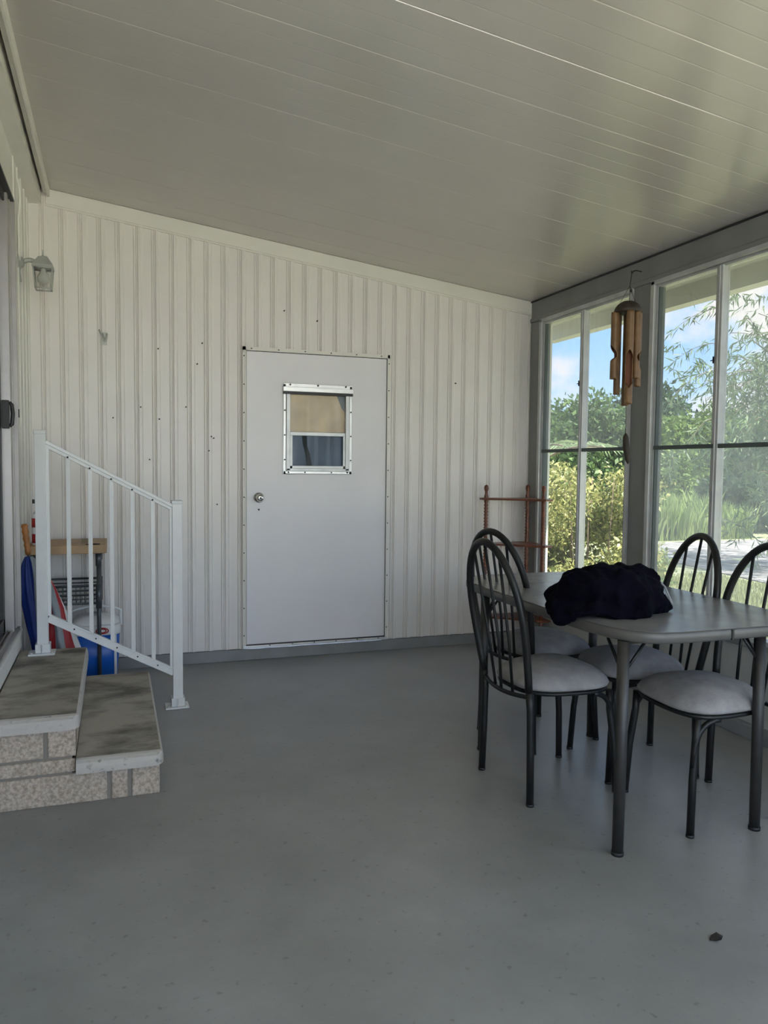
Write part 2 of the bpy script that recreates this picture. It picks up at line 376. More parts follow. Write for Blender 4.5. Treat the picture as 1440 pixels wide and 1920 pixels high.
# eave of the house: soffit strip, dark gap, trim
st(MB().box(XL, -.385, YF, YB, 2.775, 2.80).box(-.395, -.385, YF, YB, 2.80, 2.90).box(XL - .1, XL, YF, YB + .05, 2.79, 3.2).build('trim_2', M['trim']), 'house soffit strip above the sliding door', 'soffit')
st(MB().box(-.372, -.335, YF, YB - .022, 2.835, 2.885).box(-.35, -.335, YF, YB - .022, 2.815, 2.84).build('trim_3', M['trim'], bevel=.003), 'white trim at the high edge of the ceiling', 'trim')
st(MB().box(-.47, -.33, YF - .1, YB + .1, 2.90, 3.02).build('trim_6', M['bronze']), 'dark gap between the house soffit and the ceiling', 'trim')

# sliding door
door2 = bpy.data.objects.new('door_2', None); COL.objects.link(door2); door2.location = (XL, 0, 0); st(door2, 'aluminium sliding glass door at the top of the steps', 'door')
m = MB()
for a, b, xx in ((SY1 - .018, SY1, .022), (SY1 - .055, SY1 - .022, .004), (SY1 - .10, SY1 - .060, -.012), (SY1 - .15, SY1 - .105, .004)):
    m.box(-.08, xx, a, b, SZ0, SZ1)
m.box(-.08, .018, SY0, SY0 + .05, SZ0, SZ1)
m.build('door_frame', M['doortrack'], door2, bevel=.002)
m = MB(); m.box(-.08, .02, SY0, SY1, SZ1 - .012, SZ1); 
for k in range(3): m.box(-.075 + .03 * k, -.067 + .03 * k, SY0 + .05, SY1 - .02, SZ1 - .05, SZ1 - .012)
m.build('head_track', M['bronze'], door2)
m = MB(); m.box(-.09, .012, SY0, SY1, SZ0 - .02, SZ0 - .006)
for k in range(5): m.box(-.08 + .018 * k, -.075 + .018 * k, SY0, SY1, SZ0 - .006, SZ0 + .01)
m.build('sill_track', M['doortrack'], door2)
MB().box(-.02, .016, SY0, SY1 + .03, .358, SZ0 - .02).box(-.02, .022, SY0, SY1 + .03, SZ0 - .032, SZ0 - .02).build('door_sill', M['wallpaint'], door2, bevel=.003)
MB().box(-.06, -.05, SY0 + .05, SY1 - .15, SZ0 + .05, SZ1 - .05).build('door_pane', M['pane_dark'], door2)
m = MB(); m.box(-.07, -.035, SY1 - .20, SY1 - .15, SZ0, SZ1 - .05); m.box(-.07, -.035, SY0 + .05, SY1 - .15, SZ0 + .01, SZ0 + .07)
m.build('door_stile', M['bronze'], door2)
m = MB(); m.tube([(-.0, SY1 - .165, 1.44), (.012, SY1 - .165, 1.45), (.016, SY1 - .165, 1.50), (.012, SY1 - .165, 1.54), (-.0, SY1 - .165, 1.55)], .009, 8); m.box(-.03, .0, SY1 - .18, SY1 - .15, 1.43, 1.56)
m.build('door_handle', M['black'], door2, bevel=.003)
MB().box(.0, .027, SY1 - .012, SY1 - .006, 1.49, 1.53).build('door_latch', M['black'], door2)

# white metal door in the back wall
DF = YB - .030
door1 = bpy.data.objects.new('door_1', None); COL.objects.link(door1); door1.location = (DX0, DF, 0); st(door1, 'white flat metal door with a small two-pane window', 'door')
DW = DX1 - DX0
m = MB(); wx0, wx1, wz0, wz1 = .265, .672, 1.245, 1.745
for a in ((.0, wx0, DZ0, DZ1), (wx1, DW, DZ0, DZ1), (wx0, wx1, DZ0, wz0), (wx0, wx1, wz1, DZ1)): m.box(a[0], a[1], .004, .03, a[2], a[3])
m.build('door_leaf', M['doorpaint'], door1)
m = MB()
m.box(-.026, -.006, -.002, .012, DZ0 - .024, DZ1 + .028); m.box(DW + .006, DW + .022, -.002, .012, DZ0 - .024, DZ1 + .028)
m.box(-.026, DW + .022, -.002, .012, DZ1 + .006, DZ1 + .028)
m.box(-.010, -.004, -.010, .012, DZ0, DZ1 + .01); m.box(DW + .003, DW + .009, -.010, .012, DZ0, DZ1 + .01); m.box(-.010, DW + .009, -.010, .012, DZ1 + .004, DZ1 + .010)
m.build('door_frame', M['trim'], door1)
MB().box(-.026, DW + .022, -.006, .020, DZ0 - .026, DZ0 - .008).build('door_sill', M['alu'], door1, bevel=.002)
m = MB()
m.box(-.0035, .0, .002, .02, DZ0, DZ1); m.box(DW, DW + .0035, .002, .02, DZ0, DZ1); m.box(-.003, DW + .003, .002, .02, DZ1, DZ1 + .0035); m.box(-.003, DW + .003, .002, .02, DZ0 - .006, DZ0)
m.build('door_gap', M['black'], door1)
def sc_(x, y, z): MB().lathe([(.0001, .006), (.004, .004), (.004, 0)], (x, y, z), 8, 'y').build('screw', M['screw'], door1)
for k in range(6): sc_(.03 + k * .175, -.002, DZ1 + .017)
for k in range(11):
    z = DZ0 + .06 + k * .18
    sc_(-.018, -.002, z); sc_(DW + .015, -.002, z)
for k in range(6): sc_(.15 + k * .15, -.006, DZ0 - .012)
wn = bpy.data.objects.new('door_window', None); COL.objects.link(wn); wn.parent = door1
m = MB(); 
m.box(.236, .253, -.006, .004, 1.218, 1.80); m.box(.683, .700, -.006, .004, 1.218, 1.80); m.box(.236, .70, -.006, .004, 1.218, 1.237)
m.box(.236, .70, -.006, .004, 1.78, 1.805); m.box(.232, .704, -.020, -.004, 1.752, 1.782)
m.build('window_flange', M['alu'], wn, bevel=.002)
m = MB(); m.box(.256, .280, -.012, .03, 1.240, 1.75); m.box(.656, .680, -.012, .03, 1.240, 1.75); m.box(.256, .68, -.012, .03, 1.240, 1.254)
m.build('window_frame', M['aluframe'], wn, bevel=.002)
m = MB(); m.box(.253, .256, -.004, .004, 1.237, 1.75); m.box(.680, .683, -.004, .004, 1.237, 1.75); m.box(.253, .683, -.004, .004, 1.237, 1.240)
m.build('frame_shadow_gap', M['black'], wn)
MB().box(.234, .702, -.02, .01, 1.735, 1.752).build('window_gasket', M['black'], wn)
m = MB(); m.box(.280, .298, -.004, .012, 1.245, 1.475); m.box(.640, .656, -.004, .012, 1.245, 1.475); m.box(.280, .656, -.004, .012, 1.245, 1.272); m.box(.280, .656, -.006, .014, 1.468, 1.492)
m.build('window_sash', M['aluframe'], wn, bevel=.002)
MB().add([(.298, .007, 1.272), (.640, .007, 1.272), (.640, .007, 1.468), (.298, .007, 1.468)], [(0, 1, 2, 3)]).build('lower_pane', M['pane_dark'], wn)
MB().add([(.282, .013, 1.492), (.654, .013, 1.492), (.654, .013, 1.737), (.282, .013, 1.737)], [(0, 1, 2, 3)]).build('upper_pane', M['pane_dark'], wn)
m = MB()
for p in ((.28, 1.796), (.465, 1.796), (.655, 1.796)): MB().lathe([(.0001, .016), (.006, .014), (.006, .01)], (p[0], 0, p[1]), 8, 'y').build('screw', M['screw'], wn)
for z in (1.31, 1.47, 1.63): 
    for xx in (.245, .692): MB().lathe([(.0001, .014), (.005, .012), (.005, .008)], (xx, 0, z), 8, 'y').build('screw', M['screw'], wn)
for xx in (.27, .38, .56, .67): MB().lathe([(.0001, .014), (.005, .012), (.005, .008)], (xx, 0, 1.228), 8, 'y').build('screw', M['screw'], wn)
# in the little window: a tan curtain above, a painted sky reflection below
cur = MB(); n = 24
cur.add([(.27 + i * .40 / n, .022 + .0025 * math.sin(i * .9), z) for i in range(n + 1) for z in (1.475, 1.75)], [(2 * i, 2 * i + 2, 2 * i + 3, 2 * i + 1) for i in range(n)], True)
cur.build('window_curtain', M['curtain'], wn)
MB().add([(.60, .0195, 1.74), (.656, .0195, 1.74), (.656, .0195, 1.63), (.635, .0195, 1.655)], [(0, 1, 2, 3)]).build('curtain_fold', M['umbgrey'], wn)
MB().box(.27, .67, .024, .027, 1.25, 1.474).build('window_liner', M['liner'], wn)  # blue-grey panel stands in for the sky mirrored in the lower pane
MB().add([(.365, .0225, 1.468), (.400, .0225, 1.468), (.402, .0225, 1.40), (.420, .0225, 1.35), (.432, .0225, 1.27), (.398, .0225, 1.27), (.388, .0225, 1.36), (.372, .0225, 1.41)], [tuple(range(8))]).build('reflection_streak', M['reflectstreak'], wn)  # dark streak painted across that reflection
MB().box(.1, .85, .5, .52, .9, 2.0).box(.1, .12, .10, .5, .9, 2.0).box(.83, .85, .10, .5, .9, 2.0).build('shed_interior', M['void'], door1)
m = MB(); m.lathe([(.0001, .062), (.014, .062), (.022, .056), (.0265, .044), (.024, .032), (.015, .024), (.012, .014), (.012, .010), (.030, .008), (.034, .003), (.034, -.004)], (.078, 0, 1.063), 24, 'y')
kn = m.build('door_knob', M['chrome'], door1); kn['label'] = 'round chrome door knob'
MB().lathe([(.0001, .066), (.006, .066), (.007, .060)], (.078, 0, 1.063), 12, 'y').build('knob_button', M['screw'], kn)
MB().lathe([(.0001, .002), (.006, .001), (.006, -.004)], (.078, .002, .985), 10, 'y').build('key_hole', M['screw'], door1)

# window wall on the right
st(MB().box(XR, XR + .12, YF, YB + .01, .06, .43).build('wall_right', M['kneewall']), 'grey knee wall below the windows', 'wall')
st(MB().box(XR - .04, XR + .1, YF, YB - .018, 0, .065).build('baseboard_right', M['curb'], bevel=.004), 'grey curb at the foot of the window wall', 'baseboard')
st(MB().box(XR - .02, XR + .13, YF, YB, .43, .456).build('trim_7', M['greytrim'], bevel=.003), 'grey window sill ledge', 'sill')
m = MB(); m.add([(x, y, z) for y in (YF, YB - .02) for x, z in ((XR, 2.335), (XR + .13, 2.335), (XR + .13, ceil_z(XR + .13) - .002), (XR, ceil_z(XR) - .002))],
                [(0, 1, 2, 3), (4, 7, 6, 5), (0, 4, 5, 1), (1, 5, 6, 2), (2, 6, 7, 3), (3, 7, 4, 0)])
m.box(XR - .012, XR + .01, YF, YB - .022, 2.318, 2.345)
st(m.build('trim_8', M['greytrim'], bevel=.003), 'grey header beam above the windows', 'header beam')
st(MB().box(XR - .008, XR, YF, YB - .02, ceil_z(XR) - .012, ceil_z(XR) - .003).build('trim_9', M['bronze']), 'dark line where the header meets the ceiling', 'trim')
PER = 1.16; posts = []
def window(idx, ya, yb, lab, panes):
    """a unit from ya (near) to yb (far): outer frame, centre mullion, mid rail, four panes"""
    e = bpy.data.objects.new('window_%d' % idx, None); COL.objects.link(e); e.location = (XR, ya, .456); st(e, lab, 'window')
    L = yb - ya; Hh = 2.318 - .456; zm = 1.392 - .456; ym = L * .5
    m = MB()
    for a, b in ((0, .028), (L - .028, L)): m.box(-.012, .05, a, b, 0, Hh)
    for a, b in ((.028, .046), (L - .046, L - .028)): m.box(.005, .05, a, b, 0, Hh)
    m.box(-.012, .05, 0, L, Hh - .022, Hh); m.box(.005, .05, .04, L - .04, Hh - .036, Hh - .022); m.box(-.012, .05, 0, L, 0, .02)
    m.build('window_frame', M['aluframe'], e, bevel=.002)
    m = MB(); m.box(.006, .046, .046, .054, .02, Hh - .03); m.box(.006, .046, L - .054, L - .046, .02, Hh - .03)
    m.box(-.004, .024, .05, L - .05, zm - .011, zm + .011)
    m.build('mid_rail', M['darkgasket'], e)
    m = MB(); m.box(-.006, .04, ym - .026, ym + .002, .02, Hh - .03); m.box(.002, .04, ym + .002, ym + .026, .02, Hh - .03); m.box(-.01, .0, ym - .010, ym - .002, .02, Hh - .03)
    m.build('mullion', M['aluframe'], e, bevel=.002)
    m = MB(); m.box(-.004, .01, ym + .026, ym + .029, Hh - .51, Hh - .475); m.box(-.006, .0, ym + .026, ym + .042, Hh - .497, Hh - .493)
    m.build('vent_latch', M['black'], e)
    for k, (a, b, c, d) in enumerate(((ym, L - .05, zm, Hh - .03), (.05, ym, zm, Hh - .03), (ym, L - .05, .02, zm), (.05, ym, .02, zm))):
        if panes[k]:
            MB().add([(.027, a, c), (.027, b, c), (.027, b, d), (.027, a, d)], [(0, 1, 2, 3)]).build('pane', M[panes[k]], e)
    return e
window(1, 3.797, 4.83, 'window nearest the ribbed wall, wind chime in front', ('pane', 'pane', 'pane_screen', 'pane_screen'))
window(2, 2.61, 3.634, 'window behind the two right-hand chairs', ('pane', 'pane_hazy', 'pane_hazy', 'pane_hazy'))
window(3, 1.42, 2.45, 'window beyond the right edge of the view', ('pane',) * 4)
window(4, .23, 1.26, 'window beside the camera', ('pane_clear',) * 4)
window(5, -.96, .07, 'window behind the camera', ('pane_clear',) * 4)
window(6, -2.15, -1.12, 'rearmost window of the porch', ('pane_clear',) * 4)
m = MB(); 
for a, b in ((3.634, 3.797), (2.45, 2.61), (1.26, 1.42), (.07, .23), (-1.12, -.96), (YF, -2.15), (4.83, YB - .018)): m.box(XR + .0, XR + .052, a, b, .43, 2.34)
st(m.build('wall_window_posts', M['greytrim'], bevel=.003), 'grey posts between the windows', 'wall')
# unseen porch end, left open to flood light in: curb, two posts, header
m = MB(); m.box(XL, XR, YF - .08, YF, 0, .3); m.box(.7, .78, YF - .08, YF, .3, 2.75); m.box(1.85, 1.93, YF - .08, YF, .3, 2.6); m.box(XL, XR + .1, YF - .08, YF, 2.34, 2.4)
st(m.build('wall_front', M['greytrim']), 'unseen porch end behind the camera, left open to let daylight in', 'wall')
st(MB().box(XR + .09, XR + .155, YB - .06, YB + .10, -.2, 2.36).box(XR + .085, XR + .20, YB + .06, YB + .10, -.2, 2.36).build('trim_10', M['eave'], bevel=.004), 'white outside corner post beyond the first window', 'trim')

# ------------------------------------------------------------------ porch steps
steps = thing('porch_steps', 'stone-faced concrete steps with two worn treads below the sliding door', 'steps', (-.44, 2.9, 0))
def rounded_tread(x0, x1, y0, y1, z0, z1, front_r):
    """slab with rounded front (y0) and rounded right edge corners"""
    m = MB(); pts = []
    rc = .045
    for cx, cy, a0 in ((x1 - rc, y0 + rc, -90), (x1 - rc, y1 - rc, 0)):
        for i in range(7): a = R(a0 + 15 * i); pts.append((cx + rc * math.cos(a), cy + rc * math.sin(a)))
    pts += [(x0, y1), (x0, y0)]
    rows = [(0, z0), (0, z0 + (z1 - z0) * .45), (.006, z0 + (z1 - z0) * .75), (.018, z1 - .004), (.03, z1)]
    vs = []; n = len(pts)
    for ins, z in rows:
        for x, y in pts:
            yy = y + ins * (1 if y < (y0 + y1) / 2 else -.3) if x < x1 + 1 else y
            xx = min(x, x1 - ins * .4) if x > x1 - .2 else x
            vs.append((xx, max(y, y0 + ins) if y < (y0 + y1) / 2 else min(y, y1 - ins * .4), z))
    fs = [(i * n + j, i * n + (j + 1) % n, (i + 1) * n + (j + 1) % n, (i + 1) * n + j) for i in range(len(rows) - 1) for j in range(n)]
    fs.append(tuple(range(n))[::-1]); fs.append(tuple((len(rows) - 1) * n + j for j in range(n)))
    m.add(vs, fs); return m
def tread(x0, x1, y0, y1, z0, z1, lab):
    o = rounded_tread(x0, x1, y0, y1, z0, z1, .03).build('tread', [M['tread'], M['nosing']], steps)
    me = o.data
    for p in me.polygons: p.material_index = 0 if (p.normal.z > .9 and p.area > .05) else 1
    o['label'] = lab; return o
SX, SYY = .44, -2.9   # parent offset
tread(0, .312, .095, 1.23, .292, .345, 'upper tread, darkly stained')
tread(.298, .612, .09, 1.31, .124, .176, 'lower tread, lighter and wider')
def block(x0, x1, y0, y1, z0, z1, joints, name):
    b = MB(); b.box(x0 + .004, x1 - .012, y0 + .006, y1, z0 - .005 if z0 else 0, z1 + .005).build('mortar', M['joint'], steps)
    m = MB(); xs = [x0] + joints + [x1]
    for a, c in zip(xs[:-1], xs[1:]): m.box(a + (.008 if a > x0 else 0), c - (.008 if c < x1 else .0), y0, y0 + .05, z0, z1)
    m.box(x1 - .04, x1, y0 + .002, y1, z0, z1)
    return m.build(name, M['stone'], steps, bevel=.004)
block(0, .297, .13, 1.20, .182, .284, [.193], 'stone_course')
block(0, .295, .13, 1.20, .122, .172, [], 'stone_course')
block(0, .597, .13, 1.29, .0, .112, [.413, .487], 'stone_course')

# ------------------------------------------------------------------ stair railing
rail = thing('stair_railing', 'white metal handrail with pickets running down beside the steps', 'railing', (-.332, 4.04, 0))
P0 = (0, 0); P1 = (.639, .075)
def post(px, py, z0, z1, wd):
    o = MB().box(px - wd / 2, px + wd / 2, py - wd / 2, py + wd / 2, z0, z1).build('post', M['railwhite'], rail, bevel=.002)
    MB().box(px - wd / 2 - .003, px + wd / 2 + .003, py - wd / 2 - .003, py + wd / 2 + .003, z1 - .016, z1 + .004).build('post_cap', M['railwhite'], o, bevel=.004)
    m = MB(); m.box(px - .065, px + .055, py - .055, py + .05, z0, z0 + .009); m.box(px - .034, px + .034, py - .034, py + .034, z0 + .009, z0 + .052)
    m.box(px - .004, px + .004, py - .045, py - .033, z0 + .009, z0 + .05)
    b = m.build('base_bracket', M['railwhite'], o, bevel=.003)
    for sx in (-.05, .042): MB().lathe([(.008, .009), (.008, .014), (.0001, .016)], (px + sx, py - .042, z0), 8).build('bolt', M['alu'], o)
    return o
post(P0[0], P0[1], .345, 1.425, .050); post(P1[0], P1[1], 0, 1.082, .050)
def rp(t, z0, z1): return (P0[0] + (P1[0] - P0[0]) * t, P0[1] + (P1[1] - P0[1]) * t, z0 + (z1 - z0) * t)
ta, tb = .035, .965
TZ0, TZ1 = 1.385, 1.045; BZ0, BZ1 = .530, .172
m = MB(); m.bar(rp(ta, TZ0, TZ1), rp(tb, TZ0, TZ1), .040, .016); m.bar(Vector(rp(ta, TZ0, TZ1)) - Vector((0, 0, .017)), Vector(rp(tb, TZ0, TZ1)) - Vector((0, 0, .017)), .026, .018)
tr = m.build('top_rail', M['railwhite'], rail, bevel=.002)
m = MB(); m.bar(rp(ta, BZ0, BZ1), rp(tb, BZ0, BZ1), .030, .034); m.bar(Vector(rp(ta, BZ0, BZ1)) + Vector((0, 0, .020)), Vector(rp(tb, BZ0, BZ1)) + Vector((0, 0, .020)), .036, .008)
br = m.build('bottom_rail', M['railwhite'], rail, bevel=.002)
scr = MB(); scr2 = MB()
for t in (.19, .345, .50, .655, .81):
    a = rp(t, BZ0 + .018, BZ1 + .018); b = rp(t, TZ0 - .022, TZ1 - .022)
    MB().box(a[0] - .010, a[0] + .010, a[1] - .008, a[1] + .008, a[2], b[2]).build('picket', M['railwhite'], rail, bevel=.001)
    MB().lathe([(.0001, .018), (.004, .016), (.004, .012)], (a[0] + .02, a[1] , a[2] - .025), 8, 'y').build('rail_screw', M['screw'], br)
    MB().lathe([(.0001, .016), (.005, .014), (.005, .010)], (b[0], b[1], b[2] + .002), 8, 'y').build('rail_screw', M['screw'], tr)
for t, w2 in ((.047, .012), (.953, .012)):
    a = rp(t, BZ0 + .02, BZ1 + .02); b = rp(t, TZ0 - .02, TZ1 - .02)
    MB().box(a[0] - .009, a[0] + .009, a[1] - .013, a[1] + .013, a[2], b[2]).build('end_channel', M['railwhite'], rail, bevel=.001)

# ------------------------------------------------------------------ wall lantern, cord, hook
lan = thing('wall_lantern', 'small square glass wall lantern with a bulb, on the house wall', 'lamp', (XL, 4.45, 2.268))
MB().lathe([(.0001, .030), (.018, .028), (.026, .020), (.030, .012), (.042, .008), (.050, .0)], (0, 0, .04), 20, 'x', 1.0).build('back_plate', M['lampmetal'], lan)
m = MB(); m.tube(bez((.02, 0, .04), (.06, 0, .075), (.095, 0, .030)), [.012] * 9, 10); m.tube([(.002, 0, 0), (.01, 0, -.06)], .006, 8)
m.build('arm', M['lampmetal'], lan)
cx = .118; hw = .046
m = MB()
for (za, wa), (zb, wb) in (((.018, hw + .006), (.030, hw + .004)), ((.030, hw + .004), (.075, .022)), ((.075, .022), (.082, .006))):
    vs = [(cx + i * q, j * q, z) for z, q in ((za, wa), (zb, wb)) for i, j in ((-1, -1), (1, -1), (1, 1), (-1, 1))]
    m.add(vs, [(0, 3, 2, 1), (4, 5, 6, 7), (0, 1, 5, 4), (1, 2, 6, 5), (2, 3, 7, 6), (3, 0, 4, 7)])
m.tube([(cx, 0, .08), (cx, 0, .115)], [.004, .002], 8)
m.build('roof_cap', M['lampmetal'], lan)
m = MB(); wb = .038
for i, j in ((-1, -1), (1, -1), (1, 1), (-1, 1)):
    m.tube([(cx + i * hw, j * hw, .02), (cx + i * wb, j * wb, -.088)], .0035, 6)
    i2, j2 = -j, i
    m.tube([(cx + i * wb, j * wb, -.088), (cx + i2 * wb, j2 * wb, -.088)], .0038, 6); m.tube([(cx + i * hw, j * hw, .016), (cx + i2 * hw, j2 * hw, .016)], .0035, 6)
m.build('lantern_cage', M['lampmetal'], lan)
m = MB()
for i, j in ((-1, -1), (1, -1), (1, 1), (-1, 1)):
    i2, j2 = -j, i; m.add([(cx + i * hw, j * hw, .016), (cx + i2 * hw, j2 * hw, .016), (cx + i2 * wb, j2 * wb, -.086), (cx + i * wb, j * wb, -.086)], [(0, 1, 2, 3)])
m.build('glass_pane', M['pane_clear'], lan)
MB().lathe([(.014, .02), (.014, -.005), (.018, -.014), (.030, -.034), (.032, -.048), (.026, -.064), (.012, -.074), (.0001, -.076)], (cx, 0, .01), 20).build('bulb', M['bulb'], lan)
c = MB(); c.tube(bez((XL + .012, 4.36, 2.70), (XL + .03, 4.38, 2.60), (XL + .008, 4.40, 2.52)) + [(XL + .008, 4.41, 2.40), (XL + .008, 4.42, 2.31)], .006, 8)
tag(c.build('electrical_cord', M['trim']), 'thin white cord running down the house wall to the lantern', 'cord')
m = MB(); m.tube([(-.075, YB - .008, 1.985 + .09), (-.055, YB - .02, 2.03)], .004, 6); m.tube(bez((-.055, YB - .014, 2.05), (-.040, YB - .055, 1.96), (-.030, YB - .02, 2.05)), .006, 8); m.box(-.062, -.030, YB - .014, YB - .006, 1.985, 2.06)
tag(m.build('wall_hook', M['lampmetal']), 'small painted hook on the ribbed wall, right of the lantern', 'hook')

# ------------------------------------------------------------------ dining table
table = thing('dining_table', 'grey laminate dining table with rounded corners and dark metal legs', 'table', (1.915, 2.66, 0))
def superel(a, b, n, k=96):
    o = []
    for i in range(k):
        t = 2 * PI * i / k; ct, s_ = math.cos(t), math.sin(t)
        o.append((a * math.copysign(abs(ct) ** (2 / n), ct), b * math.copysign(abs(s_) ** (2 / n), s_)))
    return o
def plate(prof, outline_fn, n):
    """prof: list of (inset, z)"""
    m = MB(); vs = []
    for ins, z in prof: vs += [(x, y, z) for x, y in outline_fn(ins)]
    fs = [(i * n + j, i * n + (j + 1) % n, (i + 1) * n + (j + 1) % n, (i + 1) * n + j) for i in range(len(prof) - 1) for j in range(n)]
    m.add(vs, fs, True); m.f.append(tuple(range(n))[::-1]); m.sm.append(False); m.f.append(tuple((len(prof) - 1) * n + j for j in range(n))); m.sm.append(False)
    return m
of = lambda ins: superel(.400 - ins, .68 - ins, 5.5)
plate([(.004, .7495), (.0, .7520)], of, 96).build('tabletop', M['tabletop'], table)
plate([(.018, .712), (.004, .713), (-.002, .719), (-.002, .742), (.002, .7493), (.02, .7494)], of, 96).build('edge_band', M['tableedge'], table)
MB().box(-.004, .004, -.685, -.676, .714, .748).build('edge_joint', M['chairmetal'], table)
MB().box(-.30, .30, -.55, .55, .690, .712).build('underframe', M['chairmetal'], table)
for sx, sy in ((-1, -1), (1, -1), (-1, 1), (1, 1)):
    fx, fy = (-.358 if sx < 0 else .218), (-.59 if sy < 0 else .405)
    tx, ty = fx - sx * .004, fy - sy * .004
    o = MB().tube([(fx, fy, .004), (fx + (tx - fx) * .5, fy, .36), (tx, ty, .713)], [.0185, .0195, .020], 20).build('leg', M['tableleg'], table)
    MB().lathe([(.0205, 0), (.0205, .012)], (fx, fy, 0), 16).build('leg_cap', M['black'], o)
    m = MB(); m.tube([(tx, ty, .60), (tx, ty - sy * .085, .705)], .0055, 8); m.tube([(tx, ty, .60), (tx - sx * .085, ty, .705)], .0055, 8)
    m.build('brace', M['chairmetal'], table)

# ------------------------------------------------------------------ chairs
def hoop_pts():
    pts = []
    def bx(z): return -.195 - .085 * max(0, z - .43) / .55 - .02 * (max(0, z - .43) / .55) ** 2
    half = lambda z: .172 + .026 * math.sin(min(1, max(0, (z - .43) / .28)) * PI / 2)
    for i in range(6): z = .43 + i * .05; pts.append((bx(z), -half(z), z))
    cz, hh = .70, .285
    for i in range(25):
        t = PI * i / 24; z = cz + hh * math.sin(t); pts.append((bx(z), -.198 * math.cos(t), z))
    for i in range(5, -1, -1): z = .43 + i * .05; pts.append((bx(z), half(z), z))
    return pts, bx
def seat_outline(ins):
    o = []; k = 64
    for i in range(k):
        t = 2 * PI * i / k; ct, s_ = math.cos(t), math.sin(t); n = 3.0
        x = .200 * math.copysign(abs(ct) ** (2 / n), ct); y = .212 * math.copysign(abs(s_) ** (2 / n), s_)
        y *= 1 + .10 * (x / .2) ; y *= .93
        q = 1 - ins / .2; o.append(((x) * q + .012, y * q))
    return o
def make_chair(label):
    t = thing('dining_chair', label, 'chair')
    H, bx = hoop_pts()
    MB().tube(H, .0148, 14).build('back_frame', M['chairmetal'], t)
    for k in (-1, 0, 1):
        yt = k * .098; cz, hh = .70, .285; zt = cz + hh * math.sqrt(1 - (yt / .198) ** 2) - .008
        b = (bx(.40) - .018 + .012 * abs(k), k * .066, .400)
        MB().tube([b, (bx(.6) - .006, k * .080, .60), (bx(zt), yt, zt)], .0062, 8).build('spindle', M['chairmetal'], t)
    MB().tube([(-.192, -.172, .412)] + bez((-.196, -.15, .408), (-.245, 0, .392), (-.196, .15, .408), 10) + [(-.192, .172, .412)], .0085, 10).build('back_rail', M['chairmetal'], t)
    prof = [(.185, .507), (.16, .506), (.12, .501), (.08, .492), (.045, .479), (.02, .463), (.006, .447), (.0, .434), (.004, .424), (.015, .419)]
    plate(prof[::-1], seat_outline, 64).build('seat', M['seat'], t)
    pts = [(x, y, .411) for x, y in seat_outline(.012)]
    MB().tube(pts, .0085, 8, cyc=True).build('seat_frame', M['chairmetal'], t)
    for s in (-1, 1):
        lg = MB().tube([(-.190, s * .188, .003), (-.188, s * .180, .20), (-.188, s * .174, .36), (-.195, s * .172, .44)], .0142, 14).build('leg', M['chairmetal'], t)
        MB().lathe([(.0152, 0), (.0152, .010)], (-.190, s * .188, 0), 12).build('foot_cap', M['black'], lg)
        m = MB(); m.tube([(.197, s * .195, .003), (.187, s * .186, .20), (.172, s * .176, .33), (.168, s * .176, .408)], .0135, 14)
        lg = m.build('leg', M['chairmetal'], t)
        m = MB(); m.tube([(.187, s * .184, .24)] + bez((.180, s * .181, .30), (.168, s * .18, .398), (.085, s * .186, .402)) , .0105, 10); m.build('leg_brace', M['chairmetal'], lg)
        MB().lathe([(.0145, 0), (.0145, .010)], (.197, s * .195, 0), 12).build('foot_cap', M['black'], lg)
    return t
ch0 = make_chair('near left dining chair, its arched back closest to the open floor')
def copy_tree(o, parent=None):
    c = o.copy(); COL.objects.link(c); c.parent = parent
    for ch in list(o.children): copy_tree(ch, c)
    return c
chairs = [(ch0, 1.650, 2.675, 2, None),
          (None, 1.895, 3.165, 12, 'far left dining chair, partly behind the near left one, close to the wooden corner shelf'),
          (None, 2.105, 2.725, 170, 'far right dining chair, its arched back standing beside the window post'),
          (None, 2.080, 2.278, 177, 'near right dining chair, backed to the window and farthest right at the table')]
for o, x, y, a, lab in chairs:
    if o is None: o = copy_tree(ch0)
    if lab: o['label'] = lab
    o['group'] = 'dining chairs around the grey table'
    o.location = (x, y, 0); o.rotation_euler = (0, 0, R(a))

